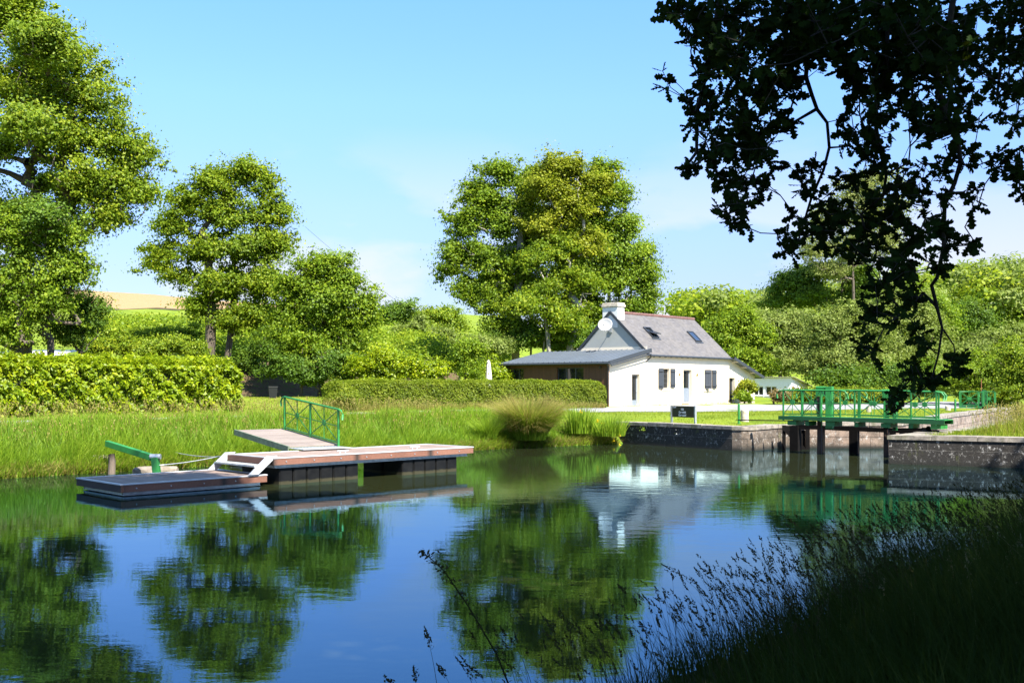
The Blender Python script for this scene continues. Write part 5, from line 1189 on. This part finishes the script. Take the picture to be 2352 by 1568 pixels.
seedgrass('sandy seed stalks standing above the far bank grass', q, .5, .85, 81)
# right hand quay grass
n = 60000; q = np.column_stack([r.uniform(11, 30, n), r.uniform(26, 46, n)]); x, y = q[:, 0], q[:, 1]
k = (~inside(x, y)) & (dseg(x, y, S_ST) > .62) & (x * 1.0 > 11.8 + (y - 31) * .55) & (y > 27) & (x / y < .56) & (dseg(x, y, S_NR) > 1); q = q[k]; n = len(q)
dd = dseg(q[:, 0], q[:, 1], S_ST); h = (.12 + .45 * ss(.6, 2.4, dd)) * (1 + .35 * lump(q[:, 0], q[:, 1], 1.3, 6)) * r.uniform(.6, 1.2, n)
B = np.column_stack([q, H(q[:, 0], q[:, 1]) - .02]); V, Fq = blades(B, h, r.normal(size=(n, 3)) * np.array([.3, .3, 0]), r.uniform(.010, .02, n), 3, r)
tag(npmesh('quay_grass', V, Fq, LF['lawn'], tint=np.repeat(np.clip(.5 + .25 * r.normal(size=n), 0, 1), 8)), 'tall sunlit grass growing on the right hand quay', kind='stuff')
seedgrass('reddish seed stalks above the right quay grass', q[dseg(q[:, 0], q[:, 1], S_ST) > 1.6][:2600], .5, .95, 82)
# mown grass
def lawn(label, n, test, h0, h1, seed, box_, name='lawn_grass', kind='lawn', wd=.014):
    r = np.random.default_rng(seed); x = r.uniform(box_[0], box_[1], n); y = r.uniform(box_[2], box_[3], n); k = test(x, y) & ~inside(x, y); x, y = x[k], y[k]; n = len(x)
    B = np.column_stack([x, y, H(x, y) - .005]); V, Fq = blades(B, r.uniform(h0, h1, n) * (1 + .5 * lump(x, y, 1.1, 9)), r.normal(size=(n, 3)) * np.array([.4, .4, 0]), wd, 2, r)
    tint = np.clip(.5 + .3 * lump(x, y, .7, 4) + .2 * r.normal(size=n), 0, 1); return tag(npmesh(name, V, Fq, LF[kind], tint=np.repeat(tint, 6)), label, kind='stuff')
roadL = [(-10.2, 37.2, -1.2, 47.2), (-1.2, 47.2, 3.6, 50.3), (3.6, 50.3, 7, 50), (7, 50, 11, 51.5), (11, 51.5, 14.6, 53), (14.6, 53, 19, 55.5), (19, 55.5, 27, 64)]
def between(x, y):
    d = dseg(x, y, roadL); side = np.ones(len(x), bool)
    for ax, ay, bx, by in roadL:
        k = (x >= ax) & (x < bx); side &= ~(k & ((bx - ax) * (y - ay) - (by - ay) * (x - ax) > 0))
    return side & (d > .1)
lawn('mown sunny grass strip between the lane and the stone quay', 90000, lambda x, y: between(x, y) & (dseg(x, y, S_ST) > .40 + .22 * np.sin(x * 2.1) * np.cos(y * 1.7)) & (x > -1.5), .04, .11, 83, (-1.5, 27, 37, 62))
lawn('rough grass strip between the tall bank grass and the lane', 30000, lambda x, y: between(x, y) & (dseg(x, y, S_FAR) > 3.4) & (x < 3), .06, .2, 84, (-18, 3, 26, 50), kind='grass')
lawn('mown garden lawn between the laurel hedge and the clipped hedge', 60000, lambda x, y: (-.7 * x + .72 * y > 38.3) & (-.7 * x + .72 * y < 54) & (x < -8 + (y - 48) * .5), .03, .08, 85, (-20, -2, 40, 64), kind='lawn', wd=.02)
lawn('rough grass verge in front of the cottage wall', 9000, lambda x, y: (np.abs((x - 8.03) * -.745 + (y - 62) * .667 + .35) < .3 + .1 * np.sin(x * 3)) & (x > 4.5) & (x < 17), .05, .2, 86, (4, 18, 56, 76))

# sedge tussock, iris clump, wallflowers on the quay
def tussock(name, label, px, Y, zb, n, h0, h1, rad, spread, kind, seed, wd=.016, cat='plant'):
    r = np.random.default_rng(seed); x = (px - CX) * Y / FP; a = r.uniform(0, 2 * np.pi, n); rr = rad * r.uniform(0, 1, n) ** .5
    B = np.column_stack([np.cos(a) * rr, np.sin(a) * rr, np.zeros(n)]); lean = np.column_stack([np.cos(a), np.sin(a), 0 * a]) * (rr / rad * spread)[:, None] + r.normal(size=(n, 3)) * np.array([.12, .12, 0])
    V, Fq = blades(B, r.uniform(h0, h1, n), lean, wd, 5, r, curl=.75); root = empty(name, (x, Y, zb), label=label, cat=cat); npmesh('leaf_blades', V, Fq, LF[kind], root, tint=np.repeat(np.clip(.5 + .25 * r.normal(size=n), 0, 1), 12)); return root, (x, Y, zb)
t_, _ = tussock('sedge_tussock', 'large arching sedge tussock with straw coloured skirt at the water edge', 1216, 39.2, .3, 3000, 1.0, 1.7, .6, .85, 'grass', 90, cat='tussock')
r = np.random.default_rng(91); n = 1500; a = r.uniform(0, 2 * np.pi, n); B = np.column_stack([np.cos(a) * .75, np.sin(a) * .75, .30 + r.uniform(0, .5, n)]); lean = np.column_stack([np.cos(a), np.sin(a), 0 * a]) * r.uniform(.7, 1.3, (n, 1))
V, Fq = blades(B, r.uniform(.5, .95, n), lean, .018, 5, r, curl=.8)
k = np.arange(len(V)) % 12 >= 4; V[k, 2] -= .45 * (((np.arange(len(V)) % 12) // 2) / 5)[k] ** 1.5
npmesh('dry_skirt', V, Fq, LF['dryg'], t_, tint=np.repeat(r.uniform(.4, 1, n), 12))
r = np.random.default_rng(97); n = 3600; a = r.uniform(0, 2 * np.pi, n); B = np.column_stack([np.cos(a) * .35, np.sin(a) * .35, .2 + 0 * a]); lean = np.column_stack([np.cos(a), np.sin(a), 0 * a]) * r.uniform(.2, 1.25, (n, 1))
V, Fq = blades(B, r.uniform(1.0, 1.75, n), lean, .018, 5, r, curl=.8); npmesh('straw_blades', V, Fq, LF['dryg'], t_, tint=np.repeat(r.uniform(.45, 1, n), 12))
tussock('sedge_tussock', 'smaller green sedge clump left of the big tussock', 1120, 38.6, .4, 900, .5, .95, .35, .8, 'grass', 92, cat='tussock')
t_, c0 = tussock('iris_clump', 'upright yellow flag iris clump near the start of the quay wall', 1330, 41.3, .45, 420, .7, 1.25, .55, .30, 'grass', 93, wd=.035)
r = np.random.default_rng(94); fl = np.array([P(1335, 946, 41)]) - np.array(c0)
fl = np.vstack([fl, [P(*p, 41.2) for p in ((1326, 958), (1385, 972), (1372, 967))] - np.array(c0)])
for f in fl:
    c = np.repeat(f[None], 9, 0) + r.normal(size=(9, 3)) * .035; V, Fq = leaf_quads(c, r.normal(size=(9, 3)), .09, .06, r); npmesh('flower', V, Fq, LF['flower'], t_, tint=r.uniform(0, 1, len(V)))
t_, c0 = tussock('iris_clump', 'low green reed clump where the quay wall begins', 1400, 41.2, .35, 700, .5, .95, .6, .45, 'grass', 95, wd=.022)
for p in ((1422, 1000), (1424, 1022), (1410, 1012)):
    f = np.array(P(*p, 40.9)) - np.array(c0); c = np.repeat(f[None], 9, 0) + r.normal(size=(9, 3)) * .03; V, Fq = leaf_quads(c, r.normal(size=(9, 3)), .08, .055, r); npmesh('flower', V, Fq, LF['flower'], t_, tint=r.uniform(0, 1, len(V)))
def wallplant(label, px, py, Y, n, sz, kind='fresh', fl=0, seed=1):
    r = np.random.default_rng(seed); c = np.array(P(px, py, Y)); root = empty('wall_plant', c, label=label, cat='plant'); k = r.normal(size=(n, 3)) * np.array([sz, .04, sz * .5]); k[:, 1] -= .06
    V, Fq = leaf_quads(k, r.normal(size=(n, 3)), .06, .03, r); npmesh('foliage', V, Fq, LF[kind], root, tint=r.uniform(0, 1, len(V)))
    if fl: k = r.normal(size=(fl, 3)) * np.array([.10, .04, .08]) + np.array([-.25, -.08, .08]); V, Fq = leaf_quads(k, r.normal(size=(fl, 3)), .06, .05, r); npmesh('flower', V, Fq, LF['white'], root, tint=r.uniform(0, 1, len(V)))
wallplant('white flowered plant hanging from the dark quay wall below the sign', 1575, 993, 39.75, 130, .16, 'willow', 26, 1)
wallplant('small green tuft on the dark quay wall left of the white flowers', 1478, 985, 41.05, 60, .10, 'grass', 0, 2)
wallplant('small green fern low on the rounded lock corner', 1642, 1000, 38.4, 50, .08, 'fresh', 0, 3)
tree('climbing_plant', 'thin climbing plant against the white wall beside the front door', 65.2, 1545, [(1543, 905, 5, 12), (1547, 920, 7, 8)], 260, ['yellow'], leaf=.08, clump=.2, rroot=.02, seed=96, cat='plant', crownname='foliage', zb=1.14)

# ------------------------------------------------------------------ near bank: shaded grass
r = np.random.default_rng(100)
nb = [(.77 + .743 * 24, 8.2 + .67 * 24), (6.6, 13.5), (.77, 8.2), (-3.2, 4.6)]
q, d = line_pts([(-3.2, 4.6), (.77, 8.2), (6.6, 13.5), (19.5, 24.9)], r, 150000, -7.5, .12); d = -d
k = (q[:, 1] > 2.6) & (q[:, 0] / q[:, 1] > -.30) & (q[:, 0] / q[:, 1] < .60) & (np.hypot(q[:, 0], q[:, 1]) > 3.4)
al = (q[:, 0] - .77) / .743; dens_ = .10 + .9 * ss(-.6, 2.6, al + d * .25); k &= r.uniform(0, 1, len(q)) < dens_; q, d, al = q[k], d[k], al[k]; n = len(q)
lm = lump(q[:, 0], q[:, 1], 1.4, 8); h = (.34 + .58 * ss(-.3, 5.0, al)) * (1 + .25 * lm) * r.uniform(.55, 1.25, n) * (.65 + .35 * ss(0, .5, d))
h = np.minimum(h, 1.35); lean = r.normal(size=(n, 3)) * np.array([.30, .30, 0]) + np.array([-.16, .10, 0])
B = np.column_stack([q, H(q[:, 0], q[:, 1]) - .03]); V, Fq = blades(B, h, lean, r.uniform(.005, .011, n), 4, r, curl=.6)
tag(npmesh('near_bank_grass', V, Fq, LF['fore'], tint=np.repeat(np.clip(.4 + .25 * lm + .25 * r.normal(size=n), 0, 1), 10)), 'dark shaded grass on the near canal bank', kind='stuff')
def stalks(label, B, h, lean, seed, name='seeding_grass', head=.085, hw=.016, nseed=14, mat='seed'):
    r = np.random.default_rng(seed); n = len(B); V, Fq = blades(B, h, lean, .0042, 6, r, curl=.65)
    # thin round-ish stem: keep the width constant
    T = lambda t: B + lean * h[:, None] * (t * .35 + .65 * t * t) + np.column_stack([np.zeros((n, 2)), h * (t - .22 * t * t * np.linalg.norm(lean, axis=1))])
    tp, tb = T(1.0), T(.93); d = unit(tp - tb); W_, Q_ = [V], [Fq]; off = len(V); hd = head * r.uniform(.6, 1.5, n)
    for k in range(nseed):
        f = (k + .5) / nseed; c = tp - d * (hd * (1 - f))[:, None] + r.normal(size=(n, 3)) * (hw * .28 * math.sin(math.pi * min(1, f + .12)) + .001)
        V2, F2 = leaf_quads(c, r.normal(size=(n, 3)), .024, .0105 * (.6 + .8 * math.sin(math.pi * f)), r, dirs=d + r.normal(size=(n, 3)) * .28); W_.append(V2); Q_.append(F2 + off); off += len(V2)
    V = np.vstack(W_); return tag(npmesh(name, V, np.vstack(Q_), LF[mat], tint=r.uniform(0, 1, len(V))), label, kind='stuff')
q, d = line_pts([(-.3, 7.25), (.77, 8.2), (6.6, 13.5), (12, 18.2)], r, 3000, -2.2, .05); d = -d; al = (q[:, 0] - .77) / .743
k = (r.uniform(0, 1, len(q)) < (.55 + .45 * ss(0, 2, al))) & (np.hypot(q[:, 0], q[:, 1]) > 5.5); q, d, al = q[k], d[k], al[k]; n = len(q)
stalks('slender grass stalks with dark seed heads leaning over the water from the near bank', np.column_stack([q, H(q[:, 0], q[:, 1]) - .02]), (.64 + .42 * ss(-.5, 5, al)) * r.uniform(.75, 1.18, n), r.normal(size=(n, 3)) * np.array([.18, .18, 0]) + np.array([-.30, .16, 0]), 101)
q2, d2 = line_pts([(.77, 8.2), (6.6, 13.5), (12, 18.2)], r, 700, -5.5, -.8); q2 = q2[(np.hypot(q2[:, 0], q2[:, 1]) > 4.5)]; n2 = len(q2)
stalks('pale feathery grass heads scattered through the shaded near bank', np.column_stack([q2, H(q2[:, 0], q2[:, 1])]), r.uniform(.7, 1.1, n2), r.normal(size=(n2, 3)) * np.array([.25, .25, 0]), 102, head=.16, hw=.05, nseed=16, mat='fore2')
# the tall single stalks standing clear at the bottom of the view
for i, (bx_, by_, tx_, ty_, Y) in enumerate(((1010, 1640, 975, 1435, 6.2), (1055, 1640, 1003, 1515, 6.3), (1110, 1650, 1046, 1498, 6.4), (960, 1640, 950, 1525, 6.1), (930, 1640, 882, 1540, 6.0), (1150, 1640, 1070, 1510, 6.6), (1330, 1620, 1240, 1395, 7.2), (1500, 1500, 1418, 1330, 7.8), (1640, 1420, 1518, 1275, 8.3), (1880, 1280, 1790, 1165, 9.6), (1700, 1400, 1610, 1290, 8.6))):
    b = np.array(P(bx_, by_, Y)); t = np.array(P(tx_, ty_, Y + .1)); d = t - b; hh = d[2] / .95
    stalks('tall lone grass stalk with a drooping seed head above the water, number %d from the left' % (i + 1) if False else ('tall grass stalk with seed head standing clear over the water'), b[None], np.array([hh]), np.array([[d[0] / hh, d[1] / hh, 0]]), 110 + i, head=.13, hw=.034, nseed=46)
# arching dock-like stem over the water
mb = MB(); c = [P(1180, 1600, 6.8), P(1140, 1500, 6.9), P(1075, 1390, 7.0), P(1020, 1310, 7.05), P(985, 1278, 7.1), P(962, 1264, 7.1)]
base = Vector(c[0]); mb.tube([Vector(p) - base for p in c], [.006, .006, .005, .004, .003, .002], 6); wd_ = empty('arching_weed', base, label='long arching weed stem with small leaves reaching over the water', cat='weed'); mb.build('stem', LF['seed'], wd_, smooth=True)
r = np.random.default_rng(120); t = r.uniform(0, 1, 120) ** .6; cc = np.array(c); seg_ = np.minimum((t * 5).astype(int), 4); f = (t * 5 - seg_)[:, None]; ps = cc[seg_] * (1 - f) + cc[seg_ + 1] * f + r.normal(size=(120, 3)) * .018
V, Fq = leaf_quads(ps - np.array(base), r.normal(size=(120, 3)), .035, .016, r); npmesh('foliage', V, Fq, LF['seed'], wd_, tint=r.uniform(0, 1, len(V)))

# ------------------------------------------------------------------ the oak over the camera
ov = empty('overhanging_oak', (8.6, 3.0, .7), label='dark overhanging oak whose lobed leaf sprays hang at the upper right', cat='tree'); O = np.array([8.6, 3.0, .7])
zc = lambda x, y: (1470 + x * .3905, y * .3905); zd = lambda x, y: (1531 + x * .3489, 551 + y * .3489)
def bough(pp, Y0, Y1): return [np.array(P(*p, Y0 + (Y1 - Y0) * i / max(1, len(pp) - 1))) for i, p in enumerate(pp)]
b1 = bough([zc(*p) for p in ((850, -250), (880, 0), (900, 110), (950, 220), (985, 340), (975, 450), (1015, 570), (1040, 640), (1100, 720), (1113, 870), (1080, 1000), (1010, 1160), (970, 1290), (930, 1420))], 7.0, 8.3)
b2 = bough([zc(*p) for p in ((1500, -250), (1460, 0), (1455, 150), (1450, 430), (1390, 560), (1380, 700), (1410, 880), (1450, 1020), (1430, 1150), (1300, 1260))], 6.8, 7.8)
b2b = bough([zc(*p) for p in ((1450, 1020), (1580, 960), (1590, 860), (1580, 680))], 7.6, 7.4)
b3 = bough([zc(*p) for p in ((1900, -250), (1840, 0), (1800, 250), (1750, 500), (1800, 700), (1870, 830), (1885, 960), (1850, 1080), (1790, 1210), (1785, 1450))] + [zd(*p) for p in ((1780, 250), (1745, 300), (1780, 440), (1815, 580), (1790, 750), (1740, 930), (1620, 1050), (1490, 1130))], 6.6, 8.2)
b3b = bough([zd(*p) for p in ((1815, 580), (1890, 690), (1900, 770), (1930, 830))], 8.0, 8.1)
b3c = bough([zd(*p) for p in ((1745, 300), (1690, 350), (1610, 430), (1560, 480), (1440, 560))], 7.9, 7.7)
b0 = bough([(1700, -100), (1650, 0), (1640, 90), (1620, 180), (1600, 260), (1600, 350)], 7.0, 7.6)
b4 = bough([(2420, -60), (2330, 40), (2300, 140), (2290, 220)], 8.5, 9.0)
nodes, par = [], []
def chain(pts, root):
    for i, p in enumerate(pts):
        par.append(len(nodes) - 1 if i else root); nodes.append(np.array(p, float))
    return len(nodes) - 1
chain([(8.6, 3.0, .5), (8.5, 3.1, 2.5), (8.4, 3.2, 4.5), (8.1, 3.4, 6.5), (7.6, 3.9, 8.2)], -1); fork = len(nodes) - 1
chain([(6.6, 4.6, 9.3), (5.4, 5.2, 9.4), (4.2, 5.9, 8.7), (3.6, 6.3, 7.6)], fork); lim = len(nodes) - 1
for b in (b1, b2, b3, b0, b4):
    j = lim if b is not b4 else fork; s0_ = nodes[j]; e0_ = b[0]; par.append(j); nodes.append((s0_ + e0_) / 2 + np.array([0, 0, .25])); chain(b, len(nodes) - 1)
def near_node(p): return int(np.argmin(np.linalg.norm(np.array(nodes) - p, axis=1)))
for b in (b2b, b3b, b3c): chain(b[1:], near_node(b[0]))
DISC = [(1560, 20, 55), (1620, 60, 70), (1700, 60, 80), (1800, 50, 85), (1650, 140, 70), (1740, 150, 85), (1810, 130, 60), (1530, 180, 28), (1600, 170, 30), (1620, 215, 55), (1720, 230, 75), (1790, 200, 60), (1600, 275, 42), (1660, 300, 62),
        (1740, 310, 62), (1790, 290, 45), (1575, 377, 26), (1610, 370, 30), (1650, 375, 45), (1715, 380, 58), (1775, 370, 34), (1680, 435, 40), (1700, 485, 45), (1660, 478, 25), (1750, 440, 26), (1690, 510, 30),
        (1900, 40, 85), (1990, 60, 85), (2080, 60, 80), (2170, 60, 85), (2260, 60, 80), (2330, 60, 60), (1890, 115, 50), (1850, 80, 60), (1950, 150, 40), (2000, 170, 60), (2060, 170, 60), (2140, 160, 70), (2230, 150, 60), (1960, 205, 35),
        (2030, 240, 55), (2120, 240, 60), (2200, 230, 52), (1955, 280, 38), (2020, 310, 52), (1975, 345, 42), (2130, 300, 35), (2185, 300, 45), (1950, 300, 25), (2240, 280, 30), (1870, 378, 20), (1845, 388, 22), (1845, 412, 16), (1848, 450, 22), (1830, 500, 24),
        (1975, 430, 42), (1930, 395, 25), (1910, 450, 30), (1900, 500, 50), (1830, 535, 42), (1800, 540, 22), (1806, 580, 20), (1960, 500, 60), (2030, 480, 55), (2060, 400, 34), (2090, 440, 48), (2140, 395, 38), (2180, 375, 30), (2230, 365, 30), (2290, 368, 34), (2330, 380, 22), (2010, 380, 30),
        (2060, 540, 60), (1990, 570, 55), (2130, 510, 48), (1920, 560, 38), (2180, 455, 30), (2235, 445, 22), (2240, 468, 14), (2215, 545, 28), (2235, 555, 16), (2175, 560, 25), (2150, 590, 35), (2080, 610, 50), (2040, 660, 45), (2090, 640, 35), (1990, 690, 22), (1985, 730, 24),
        (2020, 725, 30), (2060, 740, 28), (2100, 690, 20), (2110, 770, 30), (2130, 790, 20), (1975, 795, 12), (2000, 800, 22), (2095, 830, 28), (2120, 855, 32), (2085, 890, 32), (2060, 910, 22), (2140, 880, 22), (2185, 845, 26), (2160, 870, 25), (2045, 930, 20), (2205, 830, 16), (2195, 815, 12),
        (2340, 345, 14), (2320, 130, 42), (2285, 200, 34), (2320, 220, 34), (2300, 170, 30), (2345, 400, 10), (2345, 440, 12), (2350, 200, 40), (2250, 110, 50), (2340, 90, 45), (2345, 150, 40), (2300, 250, 24), (2340, 260, 26), (2335, 300, 20), (2340, 0, 60), (2060, 0, 80), (1850, 0, 80), (1680, -20, 80), (1950, 110, 60), (2100, 120, 70), (2180, 110, 60)]
r = np.random.default_rng(130); A = []
for (px, py, rad) in DISC:
    n = max(3, int(4.5 * (rad / 30) ** 2)); a = r.uniform(0, 2 * np.pi, n); rr = rad * r.uniform(0, 1, n) ** .5 * .82
    base_ = np.array(nodes); seen = [(i, abs((p[0] / p[1]) * FP + CX - px) + abs(HZ - (p[2] - EYE) / p[1] * FP - py)) for i, p in enumerate(nodes) if p[1] > 6 and i > fork + 4]
    Yc = nodes[min(seen, key=lambda t: t[1])[0]][1]
    for i in range(n): A.append(np.array(P(px + rr[i] * math.cos(a[i]), py + rr[i] * math.sin(a[i]), Yc + r.normal() * (.12 + .4 * min(1, rad / 80)))))
A = np.array(A); nd = np.array(nodes)
dist = np.array([np.min(np.linalg.norm(nd - a, axis=1)) for a in A]); A = A[np.argsort(dist)]
arr, par2, tips = grow(nodes, par, A, .16, r, sag=.08, jit=.16)
# clear of the view: the crown proper over the bank
r = np.random.default_rng(131); cc = []
for cx_, cy_, cz_, rx_, ry_, rz_, k_ in ((7, 2, 13, 8, 7, 5, 150), (2, 7, 15.5, 6, 6, 4, 90), (12, 8, 13, 6, 6, 5.5, 110), (4, -4, 13, 7, 5, 5, 70), (0.2, 9.0, 18, 4.8, 4, 3.0, 34)):
    v = unit(r.normal(size=(k_, 3))) * r.uniform(.2, 1, (k_, 1)) ** .4; cc.append(np.array([cx_, cy_, cz_]) + v * np.array([rx_, ry_, rz_]))
cc = np.vstack(cc); ok = ~((cc[:, 1] > 0) & (np.abs(cc[:, 0]) < .55 * cc[:, 1] + 1.0) & (cc[:, 2] < EYE + .40 * cc[:, 1] + 1.4)); cc = cc[ok]
big_n, big_p = [np.array(p) for p in nodes[:fork + 1]], par[:fork + 1]
cc = cc[np.argsort(np.linalg.norm(cc - big_n[-1], axis=1))]; arrB, parB, _ = grow(big_n, big_p, cc, 1.0, r, jit=.12)
wood('trunk', arrB - O, parB, .02, .42, DKBARK, ov, minr=.02, n=7)
dpt = [-1 if i <= fork else par2[i] for i in range(len(par2))]
wood('branch', arr - O, dpt, .0028, .16, DKBARK, ov, minr=0, n=5, expo=.42)
# lobed leaf rosettes at the twig ends
tp = arr[tips]; prev = arr[[par2[t] for t in tips]]; dr = unit(tp - prev); m_ = 6
C = np.repeat(tp, m_, 0); D0 = np.repeat(dr, m_, 0); D = D0 * .5 + r.normal(size=(len(C), 3)) * .75 + np.array([0, 0, -.15]); C = C - D0 * r.uniform(0, .07, (len(C), 1))
V, Fq = oak_leaves(C - O, r.normal(size=(len(C), 3)) * .75 + np.array([0, -.25, .65]), D, r.uniform(.06, .118, len(C)), r)
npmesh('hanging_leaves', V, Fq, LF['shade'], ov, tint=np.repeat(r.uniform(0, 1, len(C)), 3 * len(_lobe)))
r = np.random.default_rng(132); n = 100000; ci = r.integers(0, len(cc), n); v = unit(r.normal(size=(n, 3))); ps = cc[ci] + v * r.uniform(0, 1, (n, 1)) ** .5 * 1.35 * np.array([1, 1, .7])
ok = ~((ps[:, 1] > 0) & (np.abs(ps[:, 0]) < .53 * ps[:, 1] + .3) & (ps[:, 2] < EYE + .385 * ps[:, 1] + .3)); ps = ps[ok]; n = len(ps)
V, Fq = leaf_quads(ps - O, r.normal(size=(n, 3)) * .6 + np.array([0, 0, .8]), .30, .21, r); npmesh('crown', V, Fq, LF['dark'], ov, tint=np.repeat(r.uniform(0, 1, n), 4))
# neighbours in the towpath row that shade the right bank
def towpath_tree(label, x, y, seed, blobs, n):
    r = np.random.default_rng(seed); z = .7; root = empty('towpath_tree', (x, y, z), label=label, cat='tree'); O = np.array([x, y, z]); cc = []
    for a, b, c, ra, rb, rc, k in blobs: v = unit(r.normal(size=(k, 3))) * r.uniform(.2, 1, (k, 1)) ** .4; cc.append(np.array([a, b, c]) + v * np.array([ra, rb, rc]))
    cc = np.vstack(cc); cc = cc[~((np.abs(cc[:, 0]) < .56 * cc[:, 1] + 1.2) & (cc[:, 2] < EYE + .42 * cc[:, 1] + 1.5) & (cc[:, 1] > 0))]
    nd = [np.array([x, y, z - .2 + k * 1.2]) for k in range(7)]; cc = cc[np.argsort(np.linalg.norm(cc - nd[-1], axis=1))]; a_, p_, _ = grow(nd, [-1, 0, 1, 2, 3, 4, 5], cc, 1.0, r); wood('trunk', a_ - O, p_, .02, .38, DKBARK, root, minr=.02)
    ci = r.integers(0, len(cc), n); v = unit(r.normal(size=(n, 3))); ps = cc[ci] + v * r.uniform(0, 1, (n, 1)) ** .5 * 1.3 * np.array([1, 1, .7])
    V, Fq = leaf_quads(ps - O, r.normal(size=(n, 3)) * .6 + np.array([0, 0, .8]), .28, .2, r); npmesh('crown', V, Fq, LF['dark'], root, tint=np.repeat(r.uniform(0, 1, n), 4))
towpath_tree('oak further along the near towpath, right of the overhanging oak', 17.5, 9.5, 140, [(17, 10, 12, 6.5, 6.5, 6, 170), (21, 16, 11, 5, 5, 5, 90)], 60000)
towpath_tree('oak standing behind the photographer on the near towpath', -3.5, -9, 141, [(-3, -8, 12, 6, 6, 5, 110)], 18000)
